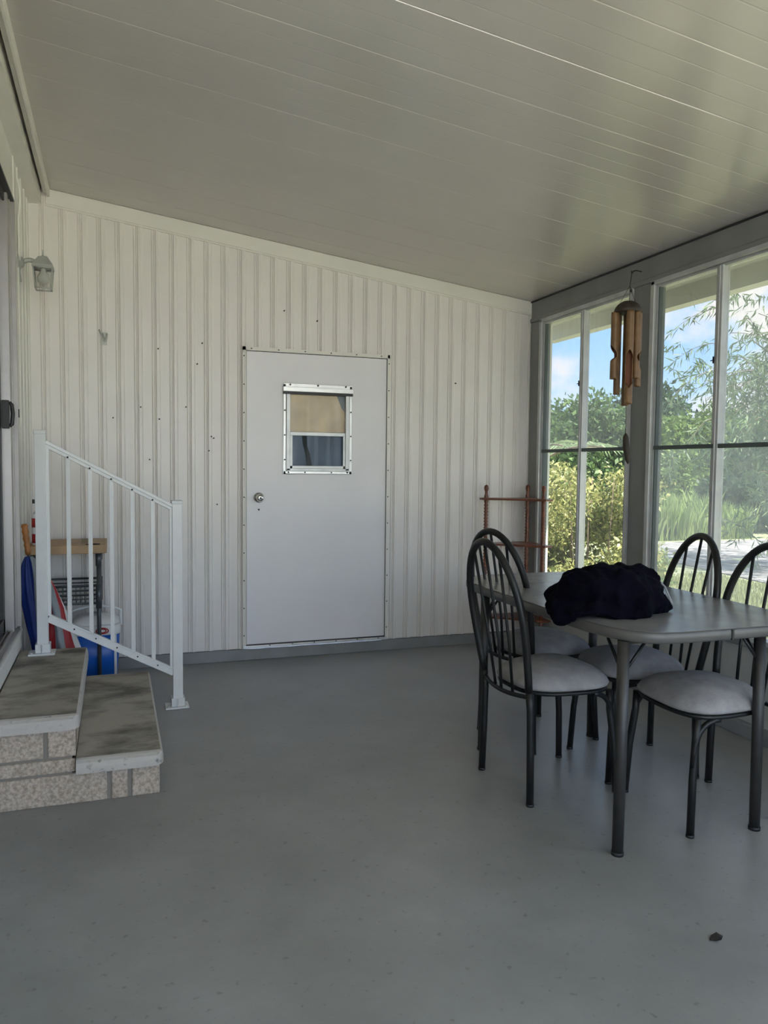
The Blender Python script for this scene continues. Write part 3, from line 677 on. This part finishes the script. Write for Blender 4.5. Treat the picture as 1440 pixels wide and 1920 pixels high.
# ------------------------------------------------------------------ navy cloth bundle on the table
def cloth_bundle():
    bm = bmesh.new()
    for (x, y, z, rx, ry, rz, a) in ((1.700, 2.350, .835, .175, .125, .088, .1), (1.620, 2.360, .820, .13, .11, .085, -.3), (1.80, 2.385, .825, .125, .12, .085, .4), (1.525, 2.335, .775, .075, .085, .036, .2),
                                     (1.495, 2.330, .764, .048, .070, .038, .2), (1.58, 2.27, .775, .11, .06, .035, .1), (1.735, 2.275, .79, .14, .07, .048, 0.0), (1.905, 2.44, .80, .055, .075, .065, .5), (1.86, 2.33, .785, .075, .07, .045, .2),
                                     (1.70, 2.235, .763, .11, .04, .016, .05), (1.56, 2.42, .80, .08, .08, .06, 0)):
        M4 = Matrix.Translation((x, y, z)) @ Matrix.Rotation(a, 4, 'Z') @ Matrix.Diagonal((rx, ry, rz, 1))
        bmesh.ops.create_icosphere(bm, subdivisions=3, radius=1, matrix=M4)
    me = bpy.data.meshes.new('cloth_bundle'); bm.to_mesh(me); bm.free()
    o = bpy.data.objects.new('cloth_bundle', me); COL.objects.link(o); me.materials.append(M['navy'])
    r = o.modifiers.new('r', 'REMESH'); r.mode = 'VOXEL'; r.voxel_size = .006; r.use_smooth_shade = True
    s = o.modifiers.new('s', 'SMOOTH'); s.factor = .6; s.iterations = 6
    tx = bpy.data.textures.new('fold', 'CLOUDS'); tx.noise_scale = .10; tx.noise_depth = 2
    d = o.modifiers.new('d', 'DISPLACE'); d.texture = tx; d.strength = .058; d.mid_level = .5; d.texture_coords = 'GLOBAL'
    tx2 = bpy.data.textures.new('wrinkle', 'MUSGRAVE'); tx2.musgrave_type = 'RIDGED_MULTIFRACTAL'; tx2.noise_scale = .09
    d2 = o.modifiers.new('d2', 'DISPLACE'); d2.texture = tx2; d2.strength = .012; d2.mid_level = .5; d2.texture_coords = 'GLOBAL'
    dg = bpy.context.evaluated_depsgraph_get(); ev = o.evaluated_get(dg); nm = bpy.data.meshes.new_from_object(ev)
    n = len(nm.vertices); co = np.empty(n * 3, np.float32); nm.vertices.foreach_get('co', co); co = co.reshape(-1, 3)
    on = co[:, 0] > 1.535
    co[on, 2] = np.maximum(co[on, 2], .7535)
    nm.vertices.foreach_set('co', co.ravel()); nm.polygons.foreach_set('use_smooth', [True] * len(nm.polygons))
    o.modifiers.clear(); o.data = nm
    return o
cb = tag(cloth_bundle(), 'crumpled dark navy cloth bundle lying on the grey table', 'clothing')
MB().tube([(1.885, 2.235, .79), (1.905, 2.30, .84), (1.892, 2.36, .885), (1.86, 2.42, .905)], .004, 6).build('piping', M['navyedge'], cb)

# ------------------------------------------------------------------ wooden corner shelf
rack = thing('corner_shelf', 'red-brown wooden corner shelf with turned posts by the first window', 'shelf', (2.70, 4.78, 0))
RP = ((2.47, 4.86), (2.80, 4.86), (2.775, 4.60))
prof = []
z = .0
prof += [(.008, 0), (.013, .02), (.009, .05), (.014, .12), (.015, .20), (.010, .215), (.015, .23)]
def turned(z0, z1):
    o = []; k = int((z1 - z0) / .022)
    for i in range(k): 
        a = z0 + (z1 - z0) * i / k; h = (z1 - z0) / k
        o += [(.0115, a + h * .1), (.0165, a + h * .5), (.0115, a + h * .95)]
    return o
prof += turned(.26, .38) + [(.015, .40), (.015, .43), (.012, .44)] + turned(.45, .70) + [(.015, .715), (.016, .75), (.013, .76), (.016, .775)] + turned(.79, 1.02) + [(.016, 1.035), (.016, 1.07), (.011, 1.085), (.010, 1.105), (.0155, 1.118), (.0165, 1.132), (.012, 1.147), (.0001, 1.153)]
for px, py in RP:
    MB().lathe(prof, (px - 2.70, py - 4.78, 0), 14).build('post', M['wood'], rack)
for z in (.22, .418, .735, 1.053):
    m = MB(); pts = [(2.435, 4.895), (2.83, 4.895), (2.83, 4.565), (2.765, 4.555), (2.64, 4.68), (2.56, 4.75), (2.43, 4.845)]
    pts = [(a - 2.70, b - 4.78) for a, b in pts]; n = len(pts)
    m.add([(a, b, zz) for zz in (z - .007, z + .007) for a, b in pts], [tuple(range(n))[::-1], tuple(range(n, 2 * n))] + [(i, (i + 1) % n, n + (i + 1) % n, n + i) for i in range(n)])
    m.build('shelf_board', M['wood'], rack, bevel=.003)

# ------------------------------------------------------------------ wind chime
CX, CY = 2.652, 3.57
hk = MB(); hk.tube([(XR - .001, 3.735, 2.40), (XR - .05, 3.72, 2.398), (XR - .085, 3.70, 2.385)] + bez((XR - .085, 3.70, 2.385), (XR - .10, 3.69, 2.36), (XR - .112, 3.68, 2.38), 4), .003, 8)
tag(hk.build('ceiling_hook', M['black']), 'small dark hook in the header beam holding the wind chime', 'hook')
chm = thing('wind_chime', 'bamboo wind chime with a dark dome hanging before the window post', 'wind chime', (CX, CY, 2.135))
m = MB(); top = (XR - .10 - CX, 3.69 - CY, .24)
m.tube([top, (.03, .03, .14)], .002, 6)
for a in range(3): m.tube([(.03, .03, .14), (.055 * math.cos(a * 2.1), .055 * math.sin(a * 2.1), .03)], .0012, 5)
m.tube([(0, 0, 0), (0, -.01, -.68)], .0015, 5)
m.build('string', M['string'], chm)
MB().lathe([(.0001, .052), (.03, .046), (.055, .030), (.070, .008), (.076, -.012), (.068, -.016), (.0001, -.012)], (0, 0, 0), 28).build('dome', M['coconut'], chm)
def bamboo(x, y, r, L, cut0, facing, z=-.012):
    """tube cut open along a scoop below cut0"""
    n = 20; k = 36; vs = []; f_out = []; m = MB()
    for i in range(k + 1):
        h = -L * i / k
        s_ = max(0, min(1, (-h - cut0) / .05)); e_ = max(0, min(1, (L - .09 + h) / .03)) if L - .09 + h < .03 else 1
        open_ = s_ * e_ * .62
        for j in range(n + 1):
            a = facing + PI * open_ + (2 * PI - 2 * PI * open_) * j / n
            vs.append((x + r * math.cos(a), y + r * math.sin(a), z + h))
    fs = [(i * (n + 1) + j, i * (n + 1) + j + 1, (i + 1) * (n + 1) + j + 1, (i + 1) * (n + 1) + j) for i in range(k) for j in range(n)]
    m.add(vs, fs, True)
    o = m.build('chime_tube', [M['bamboo'], M['bamboo_in']], chm)
    sd = o.modifiers.new('s', 'SOLIDIFY'); sd.thickness = .004; sd.offset = -1; sd.material_offset = 1
    MB().lathe([(r - .003, z + .0), (r - .003, z - .006), (.0001, z - .006)], (x, y, 0), 14).build('tube_knot', M['bamboo_in'], o)
for k, (dx, dy, r, L, c0, fa) in enumerate(((-.022, -.052, .0215, .50, .21, -2.15), (-.062, .026, .021, .36, .17, 2.9), (.026, -.048, .019, .36, .22, -1.2), (.058, -.020, .018, .40, .20, -.9), (.030, .046, .019, .50, .18, .8), (-.018, .058, .018, .44, .2, 1.9))):
    bamboo(dx, dy, r, L, c0, fa)
MB().tube([(0, -.01, -.67), (-.006, -.02, -.69), (-.008, -.03, -.75), (0, -.034, -.815), (.004, -.034, -.835)], [.006, .016, .019, .013, .004], 10).build('clapper', M['coconut'], chm)

# ------------------------------------------------------------------ utility table in the corner and what is around it
ut = thing('utility_table', 'narrow pine-topped table on grey pipe legs behind the railing', 'table', (-.25, 4.72, 0))
MB().box(-.185, .209, -.20, .20, .775, .822).build('board', M['pine'], ut, bevel=.003)
for sx, sy in ((.165, -.15), (.165, .15), (-.165, -.15), (-.165, .15)):
    lg = MB().tube([(sx, sy, 0), (sx, sy, .775)], .0115, 12).build('leg', M['pipe'], ut)
    for za, zb in ((.70, .775), (.46, .60)): MB().tube([(sx, sy, za), (sx, sy, zb)], .0165, 12).build('leg_sleeve', M['pipe'], lg)
m = MB()
for z in (.49, .515, .54, .565, .590): m.tube([(-.165, -.15, z), (.165, -.15, z), (.165, .15, z), (-.165, .15, z)], .004 if z not in (.49, .590) else .007, 6, cyc=True)
for i in range(15): m.tube([(-.16 + i * .0228, -.15, .49), (-.16 + i * .0228, -.15, .59)], .002, 5); m.tube([(-.16 + i * .0228, -.15, .49), (-.16 + i * .0228, .15, .49)], .002, 5)
m.build('wire_basket', M['pipe'], ut)
# things on the board
gl = MB().lathe([(.017, 0), (.020, .004), (.021, .032), (.018, .032), (.017, .006), (.0001, .005)], (-.155, 4.56, .823), 18)
tag(gl.build('glass_cup', M['pane_clear']), 'tiny clear glass cup at the front of the pine board', 'cup')
m = MB().tube([(-.150, 4.528, .826), (-.10, 4.535, .826), (-.075, 4.53, .826)], [.002, .004, .002], 8)
tag(m.build('metal_rod', M['chairmetal']), 'thin dark metal rod lying on the pine board', 'hardware')
bt = thing('spray_bottle', 'red and white bottle with a dark nozzle, half hidden by the upper rail post', 'bottle', (-.392, 4.60, .822))
MB().lathe([(.030, 0), (.034, .006), (.034, .15)], (0, 0, 0), 20).lathe([(.034, .15), (.028, .172), (.014, .19), (.012, .21)], (0, 0, 0), 20).build('bottle_body', M['coolwhite'], bt)
for a_ in (.012, .098): MB().lathe([(.0348, a_), (.0348, a_ + .05)], (0, 0, 0), 20).build('bottle_label', M['red'], bt)
MB().lathe([(.015, .205), (.015, .225), (.010, .235)], (0, 0, 0), 14).box(-.030, .02, -.008, .008, .228, .250).build('nozzle', M['black'], bt)
# cooler
co = thing('drink_cooler', 'blue and white plastic drink cooler on the floor behind the steps', 'cooler', (-.105, 4.722, 0))
def sq(ins, a=.130, b=.110, n=4.5, k=48): return superel(a - ins, b - ins, n, k)
plate([(.03, .0), (.016, .02), (.006, .16), (0, .30)], sq, 48).build('body', M['coolblue'], co)
plate([(-.003, .296), (-.005, .302), (-.004, .345), (.004, .352)], sq, 48).build('collar', M['coolwhite'], co)
m = plate([(-.002, .352), (-.001, .362), (.02, .385), (.07, .402)], sq, 48)
ld = m.build('lid', M['coolwhite'], co)
MB().box(-.035, .03, -.05, .02, .395, .412).build('lid_recess', M['umbgrey'], ld)
hn = MB(); hn.tube([(-.134, 0, .33), (-.138, 0, .42)] + bez((-.136, 0, .42), (0, 0, .475), (.136, 0, .42)) + [(.138, 0, .33)], .008, 8); hn.build('handle', M['coolwhite'], co)
m = MB()
for s in (.6, .95): m.tube([(.035 + .035 * s * math.cos(t), -.1175, .322 + .017 * s * math.sin(t)) for t in [i * PI / 8 for i in range(16)]], .0035, 5, cyc=True)
m.build('badge', M['red'], co)
MB().box(.098, .112, -.108, -.104, .03, .30).build('side_stripe', M['coolwhite'], co)
# umbrellas
def umbrella(name, label, base, topp, gores, prof, handle, hmat):
    t = thing(name, label, 'umbrella', base); ax = Vector(topp) - Vector(base); L = ax.length; q = ax.to_track_quat('Z', 'Y')
    def tf(p): return q @ Vector(p)
    n = 48; k = len(prof)
    # folded canopy: pleated lathe, one colour per gore
    ms = [M[g_] for g_ in gores]; m = MB(); vs = []
    for i, (r, h) in enumerate(prof):
        for j in range(n):
            a = 2 * PI * j / n + h * 1.2; rr = r * (1 + .22 * math.sin(a * 8)) ; vs.append(tf((rr * math.cos(a), rr * math.sin(a), h * L)))
    fs = [(i * n + j, i * n + (j + 1) % n, (i + 1) * n + (j + 1) % n, (i + 1) * n + j) for i in range(k - 1) for j in range(n)]
    m.add(vs, fs, True); o = m.build('canopy', ms, t)
    for p in o.data.polygons: p.material_index = ((p.index % n) // (n // 8)) % len(ms)
    MB().tube([tf((0, 0, 0)), tf((0, 0, L))], .005, 8).build('shaft', M['pipe'], t)
    MB().tube([tf((0, 0, h * L)) for r, h in handle], [r for r, h in handle], 12).build('handle', hmat, t)
    return t
umbrella('folded_umbrella', 'folded blue umbrella with a carved orange wooden handle by the house wall', (-.325, 4.24, .0), (-.425, 4.22, .965),
         ['umbgrey', 'umbblue', 'umbgreen', 'umbblue', 'umbblue', 'umbblue', 'umbblue', 'umbgrey'],
         [(.008, .02), (.016, .10), (.030, .25), (.044, .45), (.054, .62), (.052, .70), (.040, .76), (.030, .80), (.016, .83)],
         [(.012, .84), (.015, .86), (.012, .87), (.016, .89), (.0125, .905), (.017, .925), (.013, .94), (.017, .96), (.014, .975), (.017, .99), (.012, 1.0)], M['orangewood'])
umbrella('folded_umbrella', 'loosely folded red, white and grey umbrella between the rail post and the utility table', (-.215, 4.40, .0), (-.345, 4.42, .70),
         ['umbred', 'umbwhite', 'umbgrey', 'umbblue', 'umbred', 'umbwhite', 'umbred', 'umbgrey'],
         [(.02, .12), (.062, .16), (.076, .25), (.074, .38), (.062, .55), (.045, .70), (.026, .85), (.008, .97)],
         [(.010, 0), (.014, .03), (.012, .10)], M['orangewood'])

# debris on the floor
m = MB(); m.add([(-.022, 0, .001), (-.008, .010, .006), (.012, .012, .010), (.026, .002, .002), (.010, -.010, .007), (-.010, -.009, .004)], [(0, 1, 5), (1, 2, 4, 5), (2, 3, 4)])
m.add([(-.022, 0, .000), (-.008, .010, .001), (.012, .012, .001), (.026, .002, .001), (.010, -.010, .001), (-.010, -.009, .001)], [(0, 1, 5), (1, 2, 4, 5), (2, 3, 4)])
o = m.build('dried_leaf', M['leafdry']); o.location = (1.53, 1.60, 0); tag(o, 'dark curled dried leaf on the bare floor at lower right', 'leaf')

# ------------------------------------------------------------------ outdoors
GZ = -.2
def foliage(name, mt, parent, clusters, count, size, aspect=.45, droop=0.0, shell=.55, seed=1, fold=False):
    """one mesh of leaf blades scattered through ellipsoid clusters (cx,cy,cz,rx,ry,rz)"""
    rg = np.random.default_rng(seed); cl = np.array(clusters, float)
    vol = (cl[:, 3] * cl[:, 4] + cl[:, 4] * cl[:, 5] + cl[:, 3] * cl[:, 5]); pr = vol / vol.sum()
    idx = rg.choice(len(cl), count, p=pr); d = rg.normal(size=(count, 3)); d /= np.linalg.norm(d, axis=1)[:, None]
    rad = shell + (1 - shell) * rg.random(count) ** .6; rad *= 1 + .10 * rg.normal(size=count)
    P = cl[idx, :3] + d * rad[:, None] * cl[idx, 3:]
    u = rg.normal(size=(count, 3)); u[:, 2] -= droop * 2.2; u /= np.linalg.norm(u, axis=1)[:, None]
    v = np.cross(u, rg.normal(size=(count, 3)) + d * .8); v /= np.linalg.norm(v, axis=1)[:, None]
    s = size * (.6 + .8 * rg.random(count)); L = u * s[:, None]; W = v * (s * aspect * .5)[:, None]
    V = np.stack([P, P + L * .45 + W, P + L, P + L * .45 - W], 1).reshape(-1, 3).astype(np.float32)
    return leafmesh(name, V, count, mt, parent, rg, tone=np.clip(.5 + .28 * rg.normal(size=count) , 0, 1))
def leafmesh(name, V, count, mt, parent, rg, tone):
    me = bpy.data.meshes.new(name); me.vertices.add(4 * count); me.vertices.foreach_set('co', V.ravel())
    me.loops.add(4 * count); me.loops.foreach_set('vertex_index', np.arange(4 * count, dtype=np.int32))
    me.polygons.add(count); me.polygons.foreach_set('loop_start', np.arange(0, 4 * count, 4, dtype=np.int32))
    me.update(calc_edges=True)
    at = me.attributes.new('tone', 'FLOAT', 'FACE'); at.data.foreach_set('value', tone.astype(np.float32))
    me.materials.append(mt); o = bpy.data.objects.new(name, me); COL.objects.link(o)
    if parent: o.parent = parent
    return o
def blob_clusters(c, r, n, rg, flat=.8):
    o = [(*c, r[0] * .75, r[1] * .75, r[2] * .75)]
    for i in range(n):
        d = rg.normal(size=3); d /= np.linalg.norm(d); k = .62
        o.append((c[0] + d[0] * r[0] * k, c[1] + d[1] * r[1] * k, c[2] + d[2] * r[2] * k, r[0] * .42, r[1] * .42, r[2] * .40))
    return o
def tree(name, label, base, crown_c, crown_r, mt, count, size, seed, group=None, aspect=.5, droop=0, nb=12, trunk=.16):
    t = thing(name, label, 'tree', base, 0, group); rg = np.random.default_rng(seed)
    cc = (crown_c[0] - base[0], crown_c[1] - base[1], crown_c[2] - base[2])
    cl = blob_clusters(cc, crown_r, nb, rg)
    foliage('foliage', mt, t, cl, count, size, aspect, droop, .5, seed)
    m = MB(); m.tube([(0, 0, 0), (.1, .05, cc[2] * .4), (cc[0] * .6, cc[1] * .6, cc[2] * .8), (cc[0], cc[1], cc[2] + crown_r[2] * .3)], [trunk, trunk * .8, trunk * .5, trunk * .2], 10)
    for i in range(6):
        c2 = cl[1 + i]; m.tube([(cc[0] * .3, cc[1] * .3, cc[2] * .55), ((cc[0] * .3 + c2[0]) / 2, (cc[1] * .3 + c2[1]) / 2, (cc[2] * .6 + c2[2]) / 2 + .1), c2[:3]], [trunk * .4, trunk * .25, trunk * .08], 6)
    m.build('trunk', M['bark'], t)
    return t
# ground
def grid_plane(x0, x1, y0, y1, z, name, mt, n=2):
    m = MB(); m.add([(x0, y0, z), (x1, y0, z), (x1, y1, z), (x0, y1, z)], [(0, 1, 2, 3)]); return m.build(name, mt)
st(grid_plane(-60, 90, -60, 110, GZ, 'ground', M['lawn']), 'green lawn around the house', 'lawn')
m = MB(); pts = [(8.0, -6), (8.0, 7.7), (8.45, 10.4), (9.4, 12.2), (10.6, 12.75), (40, 12.4), (40, -6)]
m.add([(x, y, GZ + .012) for x, y in pts], [tuple(range(len(pts)))]); st(m.build('gravel_road', M['road']), 'pale gravel road beyond the grass strip', 'road')
m = MB(); m.box(-9, 6.5, -16, YF - .08, GZ - .05, GZ + .03); st(m.build('bounce_slab', mat('pale_bounce_concrete', (.36, .345, .32), .85, noise=(3, .12))), 'unseen pale concrete slab behind the camera, added to bounce neutral light', 'bounce_slab')  # added out of view; pale surface bounces neutral sunlight into the porch
def blades(name, mt, region, count, h, wdt, seed, label, lean=.35):
    rg = np.random.default_rng(seed); P = np.array([region(rg) for _ in range(count)]); z = np.full(count, GZ)
    a = rg.random(count) * 2 * PI; hh = h * (.45 + .7 * rg.random(count)) * (1 + .35 * np.sin(P[:, 0] * 3.1 + 1.3 * np.sin(P[:, 1] * 2.3)) + .2 * np.sin(P[:, 0] * 7.7)); ln = lean * hh * rg.random(count)
    b = np.stack([P[:, 0], P[:, 1], z], 1); d = np.stack([np.cos(a), np.sin(a), np.zeros(count)], 1); s = np.stack([-np.sin(a), np.cos(a), np.zeros(count)], 1)
    wv = s * (wdt * (.6 + .8 * rg.random(count)))[:, None] * .5
    mid = b + d * (ln * .35)[:, None]; mid[:, 2] += hh * .6; top = b + d * ln[:, None]; top[:, 2] += hh
    V = np.stack([b - wv, b + wv, top + wv * .15, mid - wv], 1).reshape(-1, 3).astype(np.float32)
    o = leafmesh(name, V, count, mt, None, rg, np.clip(.5 + .25 * rg.normal(size=count), 0, 1)); tag(o, label, 'grass', kind='stuff'); return o
blades('lawn_grass', M['lawnblade'], lambda g: (4.95 + 3.0 * g.random(), 2.5 + 6.2 * g.random()), 26000, .07, .010, 3, 'short sunlit grass between the porch and the gravel road')
blades('tall_grass', M['blade'], lambda g: (8.8 + 4.2 * g.random(), 13.0 + 3.5 * g.random() ** 1.3), 15000, .62, .026, 5, 'tall bright green grass along the far side of the gravel road')
# hedge outside the first window
hd = thing('hedge_bush', 'dense yellow-green leafy bush right outside the first window', 'bush', (4.15, 6.35, GZ))
rg = np.random.default_rng(9); cl = []
for i in range(26): cl.append((-.45 + .9 * rg.random(), -.68 + 1.9 * rg.random(), .25 + 1.1 * rg.random(), .30, .34, .26))
foliage('foliage', M['leaf_hedge'], hd, cl, 30000, .050, .5, .1, .35, 11)
m = MB()
for i in range(16):
    x, y = -.3 + .6 * rg.random(), -.8 + 1.7 * rg.random(); m.tube([(x * .6, y * .8, 0), (x, y, .7), (x * 1.3, y * 1.1, 1.4)], [.007, .005, .002], 6)
m.build('stems', M['bark'], hd)
wd = thing('garden_weeds', 'light green weeds beside the lawn, seen past the window post', 'plant', (6.0, 7.45, GZ))
foliage('foliage', M['leaf_bright'], wd, [(0, 0, .25, .25, .25, .3), (.2, .25, .22, .25, .25, .28), (-.1, .15, .35, .2, .2, .35)], 2600, .045, .4, -.3, .2, 12)
MB().tube([(0, 0, 0), (.02, .0, .5)], .008, 6).build('stems', M['bark'], wd)
# palm fronds rising over the hedge
pm = thing('palm', 'pale palm fronds arching above the hedge bush', 'palm', (5.2, 9.6, GZ))
def palm():
    m = MB(); rg2 = random.Random(5); V = []; cnt = 0
    for k in range(9):
        a = R(-165 + k * 38); L = 1.5; pts = bez((0, 0, 1.0), (.55 * math.cos(a), .55 * math.sin(a), 1.9), (1.35 * math.cos(a), 1.35 * math.sin(a), 1.75), 14)
        for i in range(3, 15):
            p = pts[i]; d = (pts[min(i, 14)] - pts[i - 1]).normalized(); sd = d.cross(Vector((0, 0, 1))).normalized()
            for s in (-1, 1):
                for q in (0, .5):
                    pp = p + d * q * .1; tip = pp + (sd * s * .8 + d * .55 + Vector((0, 0, .12 - .25 * (i / 14)))) * .52; wv = d * .016; md = pp * .5 + tip * .5 + Vector((0, 0, .05))
                    V += [pp - wv, md - wv, tip, md + wv]; cnt += 1
        m.tube(pts, [.012] * len(pts), 6)
    m.tube([(0, 0, 0), (.03, 0, .5), (0, 0, 1.0)], [.10, .08, .06], 10); m.build('trunk', M['bark'], pm)
    leafmesh('fronds', np.array(V, np.float32), cnt, M['leaf_palm'], pm, None, np.random.default_rng(2).random(cnt))
palm()
TG = 'trees across the road'
tree('broadleaf_tree', 'grey-green rounded tree seen through the left half of the first window', (22.9, 35.9, GZ), (22.9, 35.9, 2.4), (2.5, 2.5, 2.5), M['leaf_far'], 9000, .30, 21)
tree('broadleaf_tree', 'low green tree at the left edge of the first window', (17.4, 34.2, GZ), (17.4, 34.2, 1.9), (2.4, 2.4, 2.3), M['leaf_far'], 8000, .30, 31)
tree('broadleaf_tree', 'big domed tree behind the wind chime', (19.6, 28.3, GZ), (19.6, 28.3, 1.9), (2.9, 2.6, 2.75), M['leaf_far'], 13000, .25, 22)
tree('broadleaf_tree', 'tall dark green tree rising above the others', (30.0, 37.5, GZ), (30.0, 37.5, 3.6), (3.2, 3.2, 3.2), M['leaf_dark'], 9000, .34, 23)
tree('broadleaf_tree', 'bright green tree in the middle of the second window', (20.5, 23.4, GZ), (20.5, 23.4, 1.7), (2.4, 2.3, 2.1), M['leaf_bright'], 12000, .22, 24)
tree('broadleaf_tree', 'yellow-green shrub tree beside the window post across the lawn', (14.6, 17.6, GZ), (14.6, 17.6, .9), (.75, .75, 1.0), M['leaf_bright'], 4500, .14, 25, trunk=.06)
tree('broadleaf_tree', 'dark leafy shrub at the right end of the tall grass', (14.6, 14.6, GZ), (14.6, 14.6, .75), (1.35, 1.1, 1.0), M['leaf_dark'], 8000, .15, 26, trunk=.07)
tree('broadleaf_tree', 'wide dark tree closing the view at the right edge', (20.0, 16.2, GZ), (20.0, 16.2, 2.0), (3.4, 3.4, 2.6), M['leaf_dark'], 13000, .26, 27)
# far tree belt: each its own tree
belt = [((44, 46), 3.2, 5.0), ((36, 27.5), 3.0, 4.6), ((33, 48), 3.0, 4.4), ((56, 50), 3.4, 5.0), ((21.5, 48), 2.2, 4.0), ((40, 17), 3.2, 5.4), ((52, 27), 3.6, 6.0)]
bl = ['far tree in the gap right of the tall dark tree', 'far tree behind the bright green one', 'far tree above the lawn edge', 'distant tree behind the far belt', 'far tree between the two rounded trees', 'distant tree low at the right', 'distant tree at the far right of the belt']
for i, ((bx_, by_), cz_, r_) in enumerate(belt):
    tree('broadleaf_tree', bl[i], (bx_, by_, GZ), (bx_, by_, cz_ * .75), (r_, r_, cz_), M['leaf_far'] if i % 2 else M['leaf_dark'], 6500, .42, 40 + i)
# near long-leaved tree at the right with hanging twigs
lt = thing('peach_tree', 'near tree with long narrow drooping leaves filling the right window', 'tree', (9.7, 8.6, GZ))
rg = np.random.default_rng(77); twigs = MB(); V = []; tone = []
for i in range(340):
    st_ = np.array((rg.normal() * .75, rg.normal() * .85, 2.5 + rg.normal() * .95)); st_[2] = min(st_[2], 4.6)
    dr = rg.normal(size=3); dr[2] = -.25 + .5 * rg.random(); dr /= np.linalg.norm(dr); Lt = .45 + .5 * rg.random(); pts = []
    for k in range(9):
        t_ = k / 8; p = st_ + dr * Lt * t_ + np.array((0, 0, -.35 * t_ * t_)); pts.append(tuple(p))
    if i % 2 == 0: twigs.tube(pts, [.006 - .0005 * k for k in range(9)], 4)
    for k in range(1, 9):
        for s in range(5):
            p = np.array(pts[k]) + rg.normal(size=3) * .02; u = dr * .5 + rg.normal(size=3) * .55 + np.array((0, 0, -.65)); u /= np.linalg.norm(u)
            v = np.cross(u, rg.normal(size=3)); v /= np.linalg.norm(v); l = .13 + .07 * rg.random()
            V += [p, p + u * l * .4 + v * .012, p + u * l, p + u * l * .4 - v * .012]; tone.append(min(1, max(0, .5 + .3 * rg.normal())))
leafmesh('foliage', np.array(V, np.float32), len(tone), M['leaf_willow'], lt, rg, np.array(tone))
twigs.tube([(0, 0, 0), (-.1, .05, .8), (.0, .1, 1.8), (.1, 0, 2.8), (0, 0, 3.8)], [.09, .08, .065, .045, .02], 10)
for i in range(9):
    a = i * 2.4; twigs.tube([(0, .05, 1.2 + i * .2), (.5 * math.cos(a), .5 * math.sin(a), 1.9 + i * .2), (1.0 * math.cos(a), 1.0 * math.sin(a), 2.3 + i * .2)], [.035, .022, .008], 6)
twigs.build('trunk', M['bark'], lt)
